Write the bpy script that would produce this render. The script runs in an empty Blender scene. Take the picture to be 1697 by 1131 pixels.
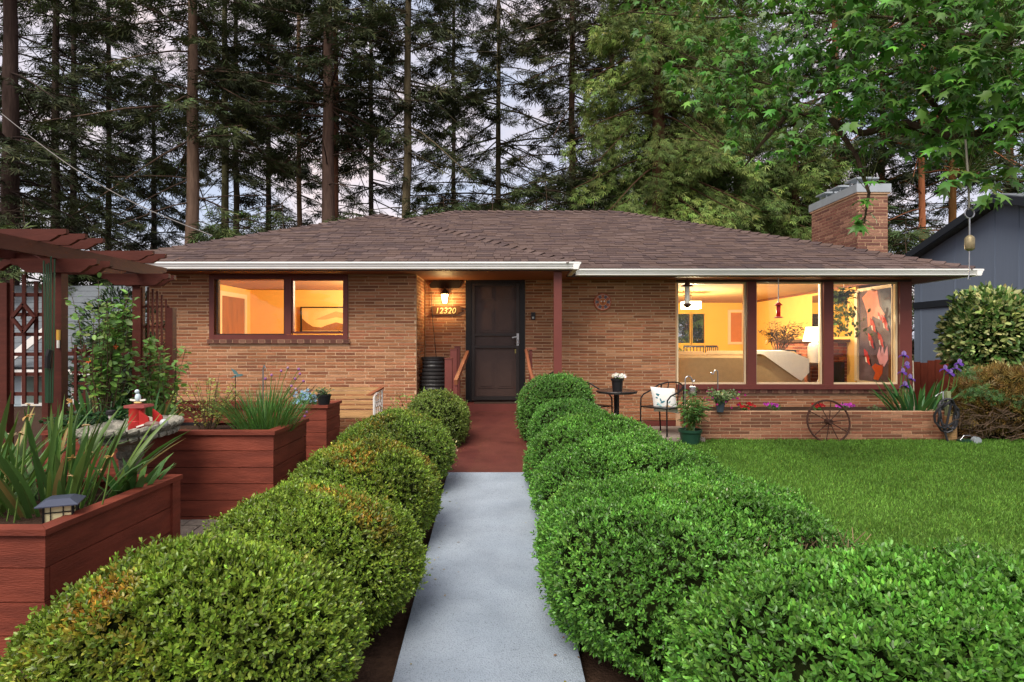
import bpy, math, random
import numpy as np
from mathutils import Vector, Matrix

# ------------------------------------------------------------------ camera, sky, sun, exposure
sc = bpy.context.scene
COL = sc.collection
F = 1000.0; CU = 848.5; CV = 565.5          # survey: focal length and centre of the plate (1697 px wide)
cam_d = bpy.data.cameras.new('camera'); cam = bpy.data.objects.new('camera', cam_d); COL.objects.link(cam)
cam_d.sensor_width = 36.0; cam_d.lens = 36.0 * F / 1697.0
cam_d.clip_start = 0.05; cam_d.clip_end = 2000
cam.location = (0, 0, 0); cam.rotation_euler = (math.radians(90), 0, 0)   # eye level is z = 0
sc.camera = cam
SUN_EL, SUN_AZ = math.radians(52), math.radians(205)      # azimuth clockwise from +Y: behind and left of the viewer
w = bpy.data.worlds.new('World'); sc.world = w; w.use_nodes = True
nt = w.node_tree; nt.nodes.clear()
out = nt.nodes.new('ShaderNodeOutputWorld'); bg = nt.nodes.new('ShaderNodeBackground'); bg.inputs[1].default_value = 0.10
sky = nt.nodes.new('ShaderNodeTexSky'); sky.sky_type = 'NISHITA'; sky.sun_disc = False
sky.sun_elevation = SUN_EL; sky.sun_rotation = SUN_AZ; sky.air_density = 1.0; sky.dust_density = 2.0; sky.ozone_density = 1.0
tc = nt.nodes.new('ShaderNodeTexCoord'); mp = nt.nodes.new('ShaderNodeMapping'); mp.inputs['Scale'].default_value = (1.2, 1.2, 2.6)
nz = nt.nodes.new('ShaderNodeTexNoise'); nz.inputs['Scale'].default_value = 3.2; nz.inputs['Detail'].default_value = 7
cr = nt.nodes.new('ShaderNodeValToRGB')
cr.color_ramp.elements[0].position = 0.36; cr.color_ramp.elements[0].color = (3.7, 4.0, 4.9, 1)
cr.color_ramp.elements[1].position = 0.66; cr.color_ramp.elements[1].color = (6.6, 5.3, 5.0, 1)
mx = nt.nodes.new('ShaderNodeMix'); mx.data_type = 'RGBA'; mx.inputs[0].default_value = 0.78
L = nt.links.new
L(tc.outputs['Generated'], mp.inputs[0]); L(mp.outputs[0], nz.inputs['Vector']); L(nz.outputs['Fac'], cr.inputs[0])
L(sky.outputs[0], mx.inputs[6]); L(cr.outputs[0], mx.inputs[7]); L(mx.outputs[2], bg.inputs[0]); L(bg.outputs[0], out.inputs[0])
sd = bpy.data.lights.new('sun', 'SUN'); sd.energy = 2.2; sd.angle = math.radians(38); sd.color = (1.0, 0.93, 0.84)
so = bpy.data.objects.new('sun', sd); COL.objects.link(so)
sdir = Vector((math.sin(SUN_AZ) * math.cos(SUN_EL), math.cos(SUN_AZ) * math.cos(SUN_EL), math.sin(SUN_EL)))
so.rotation_euler = sdir.to_track_quat('Z', 'Y').to_euler(); so.location = sdir * 60
vs = sc.view_settings
sc.display_settings.display_device = 'sRGB'
vs.view_transform = 'Standard'; vs.look = 'None'; vs.exposure = 0.95; vs.gamma = 1.0; vs.use_curve_mapping = False
sc.cycles.use_denoising = True; sc.cycles.max_bounces = 10; sc.cycles.transparent_max_bounces = 24
sc.cycles.sample_clamp_indirect = 6.0; sc.cycles.caustics_reflective = False; sc.cycles.caustics_refractive = False

RND = random.Random(7)
rng = np.random.default_rng(11)

def P(u, v, D): return Vector(((u - CU) / F * D, D, (CV - v) / F * D))
def X(u, D): return (u - CU) / F * D
def Z(v, D): return (CV - v) / F * D
def s2l(c): return tuple((x / 12.92 if x <= 0.04045 else ((x + 0.055) / 1.055) ** 2.4) for x in (c[0] / 255, c[1] / 255, c[2] / 255))

# ------------------------------------------------------------------ materials
MATS = {}
def mat(name, col=(200, 200, 200), rough=0.6, metal=0.0, var=0.15, vs=6.0, stretch=(1, 1, 1), bump=0.0, bs=40.0, attr=False,
        spec=0.4, trans=0.0, speck=0.0, stain=0.0, emit=0.0, emitcol=None, col2=None, alpha2=None, coat=0.0):
    if name in MATS: return MATS[name]
    m = bpy.data.materials.new(name); m.use_nodes = True; MATS[name] = m
    t = m.node_tree; N = t.nodes; N.clear(); k = t.links.new
    o = N.new('ShaderNodeOutputMaterial'); b = N.new('ShaderNodeBsdfPrincipled')
    b.inputs['Roughness'].default_value = rough; b.inputs['Metallic'].default_value = metal
    b.inputs['Specular IOR Level'].default_value = spec
    if coat: b.inputs['Coat Weight'].default_value = coat
    c = N.new('ShaderNodeTexCoord'); mpn = N.new('ShaderNodeMapping'); mpn.inputs['Scale'].default_value = stretch
    k(c.outputs['Object'], mpn.inputs[0])
    n = N.new('ShaderNodeTexNoise'); n.inputs['Scale'].default_value = vs; n.inputs['Detail'].default_value = 6; n.inputs['Roughness'].default_value = 0.62
    k(mpn.outputs[0], n.inputs['Vector'])
    if attr:
        a = N.new('ShaderNodeAttribute'); a.attribute_name = 'col'; src = a.outputs['Color']
    else:
        rgb = N.new('ShaderNodeRGB'); rgb.outputs[0].default_value = (*s2l(col), 1); src = rgb.outputs[0]
    if col2:
        r2 = N.new('ShaderNodeRGB'); r2.outputs[0].default_value = (*s2l(col2), 1)
        n2 = N.new('ShaderNodeTexNoise'); n2.inputs['Scale'].default_value = vs * 0.35; n2.inputs['Detail'].default_value = 8
        k(mpn.outputs[0], n2.inputs['Vector'])
        mr2 = N.new('ShaderNodeMapRange'); mr2.inputs[1].default_value = 0.46; mr2.inputs[2].default_value = 0.62
        k(n2.outputs['Fac'], mr2.inputs[0])
        m2 = N.new('ShaderNodeMix'); m2.data_type = 'RGBA'
        k(mr2.outputs[0], m2.inputs[0]); k(src, m2.inputs[6]); k(r2.outputs[0], m2.inputs[7]); src = m2.outputs[2]
    mr = N.new('ShaderNodeMapRange'); mr.inputs[1].default_value = 0.25; mr.inputs[2].default_value = 0.75
    mr.inputs[3].default_value = 1 - var; mr.inputs[4].default_value = 1 + var
    k(n.outputs['Fac'], mr.inputs[0])
    vm = N.new('ShaderNodeVectorMath'); vm.operation = 'MULTIPLY'
    k(src, vm.inputs[0]); k(mr.outputs[0], vm.inputs[1])
    if stain:
        tn = N.new('ShaderNodeTexNoise'); tn.inputs['Scale'].default_value = 0.9; tn.inputs['Detail'].default_value = 5; k(c.outputs['Object'], tn.inputs['Vector'])
        tr_ = N.new('ShaderNodeMapRange'); tr_.inputs[1].default_value = .35; tr_.inputs[2].default_value = .65; tr_.inputs[3].default_value = 1 - stain; tr_.inputs[4].default_value = 1 + stain * .5
        k(tn.outputs['Fac'], tr_.inputs[0]); v3 = N.new('ShaderNodeVectorMath'); v3.operation = 'MULTIPLY'; k(vm.outputs[0], v3.inputs[0]); k(tr_.outputs[0], v3.inputs[1]); vm = v3
    if speck:
        sn = N.new('ShaderNodeTexNoise'); sn.inputs['Scale'].default_value = 130; sn.inputs['Detail'].default_value = 5; k(mpn.outputs[0], sn.inputs['Vector'])
        sr = N.new('ShaderNodeMapRange'); sr.inputs[1].default_value = .33; sr.inputs[2].default_value = .47; sr.inputs[3].default_value = 1 - speck; sr.inputs[4].default_value = 1.0
        k(sn.outputs['Fac'], sr.inputs[0]); v2 = N.new('ShaderNodeVectorMath'); v2.operation = 'MULTIPLY'; k(vm.outputs[0], v2.inputs[0]); k(sr.outputs[0], v2.inputs[1]); vm = v2
    k(vm.outputs[0], b.inputs['Base Color'])
    if bump:
        bn = N.new('ShaderNodeTexNoise'); bn.inputs['Scale'].default_value = bs; bn.inputs['Detail'].default_value = 5
        k(mpn.outputs[0], bn.inputs['Vector'])
        bp = N.new('ShaderNodeBump'); bp.inputs['Strength'].default_value = bump; bp.inputs['Distance'].default_value = 0.02
        k(bn.outputs['Fac'], bp.inputs['Height']); k(bp.outputs[0], b.inputs['Normal'])
    if emit:
        b.inputs['Emission Color'].default_value = (*s2l(emitcol or col), 1); b.inputs['Emission Strength'].default_value = emit
    if trans:
        tr = N.new('ShaderNodeBsdfTranslucent'); k(vm.outputs[0], tr.inputs[0])
        ms = N.new('ShaderNodeMixShader'); ms.inputs[0].default_value = trans
        k(b.outputs[0], ms.inputs[1]); k(tr.outputs[0], ms.inputs[2]); k(ms.outputs[0], o.inputs[0])
    else:
        k(b.outputs[0], o.inputs[0])
    return m
def glass_mat(name='window_glass', tint=(1, 1, 1), refl=1.0, base=0.0):
    m = bpy.data.materials.new(name); m.use_nodes = True; t = m.node_tree; N = t.nodes; N.clear(); k = t.links.new
    o = N.new('ShaderNodeOutputMaterial'); tr = N.new('ShaderNodeBsdfTransparent'); tr.inputs[0].default_value = (*tint, 1)
    g = N.new('ShaderNodeBsdfGlossy'); g.inputs['Roughness'].default_value = 0.01
    fr = N.new('ShaderNodeFresnel'); fr.inputs[0].default_value = 1.45
    mu = N.new('ShaderNodeMath'); mu.operation = 'MULTIPLY_ADD'; mu.inputs[1].default_value = refl; mu.inputs[2].default_value = base
    ms = N.new('ShaderNodeMixShader'); k(fr.outputs[0], mu.inputs[0]); k(mu.outputs[0], ms.inputs[0])
    k(tr.outputs[0], ms.inputs[1]); k(g.outputs[0], ms.inputs[2]); k(ms.outputs[0], o.inputs[0]); MATS[name] = m
    return m

M_brick = mat('brick_clay', attr=True, stain=.0, rough=0.85, var=0.25, vs=7, stretch=(1, 1, 5), bump=0.5, bs=30, spec=0.2)
M_mortar = mat('mortar', (206, 172, 138), rough=0.95, stain=.22, var=0.14, vs=14, bump=0.3, bs=90, spec=0.1)
M_shingle = mat('asphalt_shingle', attr=True, stain=.12, rough=0.93, var=0.22, vs=40, bump=0.35, bs=260, spec=0.15)
M_redwood = mat('red_stained_wood', (128, 63, 47), stain=.18, rough=0.62, var=0.16, vs=5, stretch=(1, 1, 6), bump=0.3, bs=26, spec=0.22, col2=(108, 52, 39))
M_pergola = mat('pergola_stain', (82, 40, 31), rough=0.65, var=0.2, vs=5, stretch=(1, 1, 5), bump=0.15, bs=26, spec=0.2, stain=.2)
M_redtrim = mat('red_brown_trim', (112, 56, 48), rough=0.5, var=0.12, vs=4, stretch=(1, 1, 1), bump=0.06, bs=40)
M_darktrim = mat('dark_brown_trim', (62, 38, 34), rough=0.5, var=0.15, vs=6, bump=0.05, bs=40)
M_gutter = mat('white_gutter', (242, 242, 238), rough=0.35, var=0.05, vs=3, spec=0.5)
M_soffit = mat('brown_soffit', (128, 74, 42), rough=0.6, var=0.12, vs=4, stretch=(6, 1, 1))
M_door = mat('door_brown', (82, 62, 54), rough=0.42, var=0.12, vs=7, bump=0.05, bs=60)
M_blackmetal = mat('black_metal', (34, 33, 34), rough=0.42, metal=0.3, var=0.2, vs=10)
M_steel = mat('steel', (170, 172, 174), rough=0.28, metal=0.9, var=0.1, vs=10)
M_greymetal = mat('grey_sheet_metal', (172, 180, 184), rough=0.5, metal=0.4, var=0.12, vs=4)
M_white = mat('white_paint', (226, 224, 218), rough=0.45, var=0.06, vs=8)
M_concrete = mat('painted_concrete', (154, 165, 176), rough=0.82, var=0.16, vs=2.6, bump=0.55, bs=120, col2=(138, 150, 162), spec=0.25, speck=.42)
M_ramp = mat('red_painted_ramp', (100, 53, 45), rough=0.5, var=0.3, vs=4, bump=0.2, bs=60, col2=(92, 46, 40), speck=.25)
M_soil = mat('bark_soil', (66, 50, 40), rough=1, var=0.4, vs=22, bump=0.8, bs=60, spec=0.1)
M_lawn = mat('lawn_soil', (66, 92, 36), rough=1, var=0.35, vs=12, bump=0.4, bs=80, spec=0.05)
M_paver = mat('grey_paver', (132, 122, 112), rough=0.95, var=0.3, vs=40, bump=0.4, bs=120, spec=0.15)
M_patio = mat('patio_concrete', (150, 138, 126), rough=0.95, var=0.2, vs=10, bump=0.3, bs=90)
M_leaf = mat('leaf', attr=True, rough=0.45, var=0.12, vs=3, trans=0.22, spec=0.4)
M_box = mat('boxwood_leaf', attr=True, rough=0.38, var=0.10, vs=5, trans=0.25, spec=0.45)
M_needle = mat('needles', attr=True, rough=0.7, var=0.25, vs=1.2, trans=0.12, spec=0.2)
M_grass = mat('grass_blade', attr=True, rough=0.6, var=0.22, vs=1.5, trans=0.25, spec=0.25)
M_petal = mat('petal', attr=True, rough=0.6, var=0.1, vs=20, trans=0.25, spec=0.2)
M_bark = mat('bark', attr=True, rough=0.95, var=0.4, vs=3.0, stretch=(4, 4, 0.6), bump=0.9, bs=9, spec=0.1)
M_twig = mat('twig', (88, 70, 52), rough=0.9, var=0.3, vs=10)
M_inner = mat('dark_core', (30, 36, 16), rough=1, var=0.5, vs=30, bump=0.6, bs=50, spec=0.05)  # bush cores: the shade deep between leaves is put into this colour
M_greenstem = mat('green_stem', (92, 118, 52), rough=0.6, var=0.2, vs=10)
M_glass = glass_mat(refl=0.75)
M_jar = glass_mat('jar_glass', (0.9, 0.93, 0.92), 2.0, 0.10)
M_blackplastic = mat('black_plastic', (30, 30, 32), rough=0.45, var=0.15, vs=10)
M_greenplastic = mat('green_plastic', (36, 70, 54), rough=0.4, var=0.12, vs=5)
M_greyplastic = mat('blue_grey_plastic', (80, 92, 104), rough=0.5, var=0.1, vs=5)
M_stone = mat('cast_stone', (150, 146, 132), rough=0.95, var=0.42, vs=22, bump=0.8, bs=70, col2=(104, 104, 92))
M_neigh = mat('blue_grey_siding', (118, 130, 148), rough=0.7, var=0.06, vs=2, stretch=(20, 20, 0.5))
M_charcoal = mat('charcoal_trim', (38, 42, 50), rough=0.6, var=0.1)
M_greyroof = mat('grey_roof', (96, 102, 106), rough=0.9, var=0.3, vs=9, stretch=(1, 1, 4), bump=0.3)
M_palesiding = mat('pale_blue_siding', (172, 188, 194), rough=0.7, var=0.06, vs=4)
M_redfence = mat('red_fence_wood', (128, 56, 36), rough=0.8, var=0.25, vs=6, stretch=(4, 4, 0.6))
M_oak = mat('worn_wood', (172, 134, 88), rough=0.7, var=0.5, vs=5, stretch=(0.8, 6, 14), bump=0.2, bs=20)
M_railwood = mat('rail_wood', (150, 92, 64), rough=0.5, var=0.15, vs=6)
M_rust = mat('rusty_iron', (84, 56, 46), rough=0.8, metal=0.3, var=0.3, vs=20, bump=0.3, bs=80)
M_rubber = mat('black_rubber', (44, 44, 48), rough=0.5, var=0.1)
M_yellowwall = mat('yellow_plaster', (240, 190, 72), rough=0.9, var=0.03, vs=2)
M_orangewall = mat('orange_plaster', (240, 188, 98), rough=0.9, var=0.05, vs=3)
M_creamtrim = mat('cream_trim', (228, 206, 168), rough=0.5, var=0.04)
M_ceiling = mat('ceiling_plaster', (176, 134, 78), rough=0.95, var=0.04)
M_carpet = mat('carpet', (140, 110, 80), rough=1, var=0.1)
M_sofa = mat('tan_upholstery', (196, 168, 122), rough=0.95, var=0.1, vs=12, bump=0.2, bs=200)
M_blanket = mat('white_blanket', (236, 230, 216), rough=0.95, var=0.05, vs=12, bump=0.2, bs=90)
M_ceramic = mat('white_ceramic', (238, 232, 220), rough=0.25, var=0.03)
M_shade = mat('lamp_shade', (255, 244, 222), rough=0.9, var=0.02, emit=2.2, emitcol=(255, 236, 196))
M_bulb = mat('lit_glass', (255, 236, 190), rough=0.4, var=0.02, emit=9, emitcol=(255, 214, 140))
M_firebrick = mat('fireplace_brick', attr=True, rough=0.8, var=0.3, vs=12, bump=0.2)
M_red = mat('red_enamel', (176, 44, 42), rough=0.38, var=0.18, vs=10, coat=0.3)
M_terracotta = mat('terracotta', (196, 112, 84), rough=0.8, var=0.2, vs=20)
M_pillow = mat('white_cotton', (232, 230, 224), rough=0.95, var=0.05, vs=20)
M_paint = mat('painted_mark', attr=True, rough=0.8, var=0.08, vs=20)
M_greenrod = mat('green_coated_rod', (30, 66, 40), rough=0.5, var=0.15)
M_cream = mat('frosted_amber_glass', (222, 210, 160), rough=0.5, var=0.08)
M_mirror = mat('mirror', (235, 235, 235), rough=0.02, metal=1.0, var=0.0)

# ------------------------------------------------------------------ mesh helpers
def npmesh(name, V, faces_idx, fsize, col=None):
    me = bpy.data.meshes.new(name)
    nv = len(V); nl = len(faces_idx); nf = nl // fsize
    me.vertices.add(nv); me.vertices.foreach_set('co', np.ascontiguousarray(V, np.float32).ravel())
    me.loops.add(nl); me.loops.foreach_set('vertex_index', np.ascontiguousarray(faces_idx, np.int32))
    me.polygons.add(nf); me.polygons.foreach_set('loop_start', np.arange(0, nl, fsize, dtype=np.int32))
    me.update(calc_edges=True)
    if col is not None:
        a = me.attributes.new('col', 'FLOAT_COLOR', 'POINT')
        c4 = np.ones((nv, 4), np.float32); c4[:, :3] = col; a.data.foreach_set('color', c4.ravel())
    return me

class MB:
    def __init__(self): self.v = []; self.f = []; self.c = []; self.col = None; self.smooth = False
    def _push(self, vs, fs):
        b = len(self.v); self.v += [tuple(p) for p in vs]; self.f += [tuple(i + b for i in f) for f in fs]
        self.c += [self.col or (1, 1, 1)] * len(vs); return self
    def box(self, x0, x1, y0, y1, z0, z1):
        return self._push([(x0, y0, z0), (x1, y0, z0), (x1, y1, z0), (x0, y1, z0), (x0, y0, z1), (x1, y0, z1), (x1, y1, z1), (x0, y1, z1)],
            [(0, 3, 2, 1), (4, 5, 6, 7), (0, 1, 5, 4), (1, 2, 6, 5), (2, 3, 7, 6), (3, 0, 4, 7)])
    def obox(self, c, ax, ay, az):
        c = Vector(c); ax = Vector(ax) / 2; ay = Vector(ay) / 2; az = Vector(az) / 2
        vs = [c + i * ax + j * ay + k * az for k in (-1, 1) for j, i in ((-1, -1), (-1, 1), (1, 1), (1, -1))]
        return self._push(vs, [(0, 3, 2, 1), (4, 5, 6, 7), (0, 1, 5, 4), (1, 2, 6, 5), (2, 3, 7, 6), (3, 0, 4, 7)])
    def bar(self, p, q, w, h=None, up=(0, 0, 1)):
        p = Vector(p); q = Vector(q); h = h or w; d = q - p; dn = d.normalized(); up = Vector(up)
        if abs(dn.dot(up)) > 0.98: up = Vector((0, 1, 0))
        s = dn.cross(up).normalized(); t = s.cross(dn)
        return self.obox((p + q) / 2, d, s * w, t * h)
    def tube(self, pts, r, n=8, cap=True):
        pts = [Vector(p) for p in pts]; m = len(pts)
        rs = r if isinstance(r, (list, tuple)) else [r] * m
        vs = []; up = Vector((0, 0, 1)); prev = None
        for i, p in enumerate(pts):
            d = (pts[min(i + 1, m - 1)] - pts[max(i - 1, 0)])
            d = d.normalized() if d.length > 1e-9 else Vector((0, 0, 1))
            if prev is None:
                a = d.cross(up if abs(d.dot(up)) < 0.95 else Vector((1, 0, 0))).normalized()
            else:
                a = (prev - d * prev.dot(d)); a = a.normalized() if a.length > 1e-6 else d.orthogonal().normalized()
            prev = a; b = d.cross(a)
            vs += [p + (a * math.cos(2 * math.pi * k / n) + b * math.sin(2 * math.pi * k / n)) * rs[i] for k in range(n)]
        fs = [(i * n + k, i * n + (k + 1) % n, (i + 1) * n + (k + 1) % n, (i + 1) * n + k) for i in range(m - 1) for k in range(n)]
        if cap: fs += [tuple(range(n - 1, -1, -1)), tuple((m - 1) * n + k for k in range(n))]
        return self._push(vs, fs)
    def lathe(self, c, prof, n=20, squash=1.0, tilt=None):
        c = Vector(c); vs = []; R = tilt or Matrix.Identity(3)
        for r, z in prof: vs += [c + R @ Vector((r * math.cos(2 * math.pi * k / n), r * squash * math.sin(2 * math.pi * k / n), z)) for k in range(n)]
        m = len(prof)
        fs = [(i * n + k, i * n + (k + 1) % n, (i + 1) * n + (k + 1) % n, (i + 1) * n + k) for i in range(m - 1) for k in range(n)]
        fs += [tuple(range(n - 1, -1, -1)), tuple((m - 1) * n + k for k in range(n))]
        return self._push(vs, fs)
    def prism(self, poly, o, ax, ay, th):
        # polygon (2D list) in the plane o + a*ax + b*ay, thickness vector th
        o = Vector(o); ax = Vector(ax); ay = Vector(ay); th = Vector(th); n = len(poly)
        vs = [o + ax * a + ay * b for a, b in poly] + [o + ax * a + ay * b + th for a, b in poly]
        fs = [tuple(range(n - 1, -1, -1)), tuple(range(n, 2 * n))] + [(i, (i + 1) % n, n + (i + 1) % n, n + i) for i in range(n)]
        return self._push(vs, fs)
    def quad(self, *p): return self._push(p, [tuple(range(len(p)))])
    def sphere(self, c, r, n=10, m=6, sq=(1, 1, 1)):
        c = Vector(c); vs = []; fs = []
        for i in range(m + 1):
            th = math.pi * i / m
            for k in range(n):
                ph = 2 * math.pi * k / n
                vs.append(c + Vector((r * sq[0] * math.sin(th) * math.cos(ph), r * sq[1] * math.sin(th) * math.sin(ph), r * sq[2] * math.cos(th))))
        for i in range(m):
            for k in range(n): fs.append((i * n + k, (i + 1) * n + k, (i + 1) * n + (k + 1) % n, i * n + (k + 1) % n))
        return self._push(vs, fs)
    def torus(self, c, R, r, n=24, m=6, ax=(1, 0, 0), ay=(0, 1, 0)):
        c = Vector(c); ax = Vector(ax); ay = Vector(ay); az = ax.cross(ay); vs = []; fs = []
        for i in range(n):
            a = 2 * math.pi * i / n; d = ax * math.cos(a) + ay * math.sin(a)
            for k in range(m):
                b = 2 * math.pi * k / m; vs.append(c + d * (R + r * math.cos(b)) + az * r * math.sin(b))
        for i in range(n):
            for k in range(m): fs.append((i * m + k, ((i + 1) % n) * m + k, ((i + 1) % n) * m + (k + 1) % m, i * m + (k + 1) % m))
        return self._push(vs, fs)
    def obj(self, name, m, parent=None, label=None, cat=None, group=None, kind=None, smooth=None):
        me = bpy.data.meshes.new(name)
        vs = self.v; loc = (0, 0, 0)
        if parent is None and kind != 'structure':
            A = np.array(vs); loc = tuple((A[:, :2].min(0) + A[:, :2].max(0)) / 2) + (A[:, 2].min(),)
            vs = (A - np.array(loc)).tolist()
        me.from_pydata(vs, [], self.f)
        if any(c != (1, 1, 1) for c in self.c):
            a = me.attributes.new('col', 'FLOAT_COLOR', 'POINT')
            a.data.foreach_set('color', np.array([(*c, 1.0) for c in self.c], np.float32).ravel())
        if smooth if smooth is not None else self.smooth:
            me.shade_smooth()
            try: me.set_sharp_from_angle(angle=math.radians(40))
            except Exception: pass
        me.materials.append(m)
        return link(name, me, parent, loc, label, cat, group, kind)

def link(name, me, parent=None, loc=(0, 0, 0), label=None, cat=None, group=None, kind=None):
    o = bpy.data.objects.new(name, me); COL.objects.link(o); o.location = loc
    if parent is not None:
        o.parent = parent
        if parent.type == 'EMPTY': o.matrix_parent_inverse = Matrix.Translation(-Vector(parent.location))
    tag(o, label, cat, group, kind); return o
def tag(o, label=None, cat=None, group=None, kind=None):
    if label: o['label'] = label
    if cat: o['category'] = cat
    if group: o['group'] = group
    if kind: o['kind'] = kind
    return o
def thing(name, label, cat, loc=(0, 0, 0), group=None):
    o = bpy.data.objects.new(name, None); COL.objects.link(o); o.location = loc; o.empty_display_size = 0.2
    return tag(o, label, cat, group)

def norm(a): return a / (np.linalg.norm(a, axis=1, keepdims=True) + 1e-9)
T_LEAF = (np.array([[0, 0, 0], [.28, .21, .05], [.72, .19, .05], [1, 0, 0], [.72, -.19, .05], [.28, -.21, .05]]), [(0, 3, 2, 1), (0, 5, 4, 3)], 4)
T_LEAFN = (np.array([[0, 0, 0], [.35, .11, .03], [.75, .09, .02], [1, 0, -.06], [.75, -.09, .02], [.35, -.11, .03]]), [(0, 3, 2, 1), (0, 5, 4, 3)], 4)
T_OVAL = (np.array([[0, 0, 0], [.18, .22, .05], [.55, .32, .07], [.85, .2, .02], [1, 0, -.05], [.85, -.2, .02], [.55, -.32, .07], [.18, -.22, .05]]), [(4, 3, 2, 1, 0), (0, 7, 6, 5, 4)], 5)
def spray_template():
    V = []; Fc = []
    for a, l in ((-.85, .7), (-.25, .95), (.3, 1.0), (.9, .7)):
        d = np.array([math.cos(a), math.sin(a), 0]); s = np.array([-d[1], d[0], 0]); b = len(V)
        V += [d * 0.02, d * l * .55 + s * .085 + [0, 0, -.03], d * l + [0, 0, -.12 * l]]
        V[-3] = d * 0.02 - s * .05
        Fc.append((b, b + 1, b + 2))
    return np.array(V), Fc, 3
T_DIA = (np.array([[0, 0, 0], [.5, .23, .06], [1, 0, 0], [.5, -.23, .06]]), [(0, 2, 1), (0, 3, 2)], 3)
T_SPRAY = spray_template()
def star_template():
    V = [(0, 0, 0)]; lob = [(-2.2, .62), (-1.05, .92), (0, 1.05), (1.05, .92), (2.2, .62)]
    pts = []
    for i, (a, r) in enumerate(lob):
        pts.append((a, r))
        if i < 4: pts.append(((a + lob[i + 1][0]) / 2, .36))
    V = [(0, 0, 0.0)] + [(.42 + .58 * r * math.cos(a), .58 * r * math.sin(a), -.16 * r * r) for a, r in pts] + [(.42, 0, .02)]
    c = len(V) - 1; n = len(pts)
    Fc = [(c, i, i + 1) for i in range(1, n)] + [(c, n, 0), (c, 0, 1)]
    return np.array(V), Fc, 3
T_STAR = star_template()

def leaf_arrays(pos, axis, nrm, size, tmpl, col):
    Vt, Fc, k = tmpl
    a = norm(axis); n = nrm - a * (nrm * a).sum(1, keepdims=True); n = norm(n); b = np.cross(n, a)
    s = size[:, None, None]
    V = pos[:, None, :] + s * (Vt[None, :, 0:1] * a[:, None, :] + Vt[None, :, 1:2] * b[:, None, :] + Vt[None, :, 2:3] * n[:, None, :])
    nv = len(Vt); N = len(pos)
    idx = (np.arange(N)[:, None] * nv + np.array(Fc).ravel()[None, :]).ravel()
    C = np.repeat(col, nv, axis=0)
    return V.reshape(-1, 3), idx, k, C
def leaves(name, pos, axis, nrm, size, tmpl, col, m, parent, kind='stuff'):
    V, idx, k, C = leaf_arrays(pos, axis, nrm, size, tmpl, col)
    me = npmesh(name, V, idx, k, C); me.materials.append(m)
    return link(name, me, parent, kind=kind)
def rdir(n, g=rng): return norm(g.normal(size=(n, 3)))
def jit(base, n, amt=.25, g=rng, hue=.12):
    b = np.array(s2l(base)); k = np.exp(g.normal(0, amt, (n, 1))); h = np.exp(g.normal(0, hue, (n, 3))); return np.clip(b * k * h, 0.003, .95)
def lump(p, f=6.0, s=0.0):
    return (np.sin(p[:, 0] * f + s) * np.cos(p[:, 1] * f * 1.13 + 1.7 * s) + np.sin(p[:, 2] * f * .93 + p[:, 0] * f * .6 + s) * .7 + np.sin((p[:, 1] - p[:, 2]) * f * 1.7 + 2.3 * s) * .4) / 2.1

# ------------------------------------------------------------------ ground
def path_z(y): return -2.02 + 0.0815 * y
def path_x(y): return -0.12 - 0.0275 * (y - 3.125)
def ground(x, y):
    yy = np.clip(y, -1, 9.5); r = np.where(yy < 9.5, -1.85 + .033 * yy, -1.537)
    l = -1.93 + .062 * np.clip(y, -1, 7.2)
    d = x - path_x(np.clip(y, -2, 10.4)); side = np.where(d < 0, l, r)
    t = np.clip((np.abs(d) - .45) / .9, 0, 1); t = t * t * (3 - 2 * t)
    g = (path_z(np.clip(y, -1, 10.3)) - .05) * (1 - t) + side * t
    return g
def gz(x, y): return float(ground(np.array([float(x)]), np.array([float(y)]))[0])
def grid_sheet(name, xs, ys, fz, m, kind='structure', label=None):
    Xg, Yg = np.meshgrid(xs, ys); Zg = fz(Xg.ravel(), Yg.ravel())
    V = np.stack([Xg.ravel(), Yg.ravel(), Zg], 1); nx = len(xs)
    i, j = np.meshgrid(np.arange(nx - 1), np.arange(len(ys) - 1)); a = (j * nx + i).ravel()
    idx = np.stack([a, a + 1, a + nx + 1, a + nx], 1).ravel()
    me = npmesh(name, V, idx, 4); me.materials.append(m)
    return link(name, me, kind=kind, label=label)
xs = np.unique(np.concatenate([np.linspace(-600, -12, 12), np.linspace(-12, 14, 131), np.linspace(14, 600, 12)]))
ys = np.unique(np.concatenate([np.linspace(-60, 0, 8), np.linspace(0, 12, 61), np.linspace(12, 900, 20)]))
grid_sheet('ground', xs, ys, lambda x, y: ground(x, y) - .03, M_soil, label='dark bark soil under the whole garden')
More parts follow.
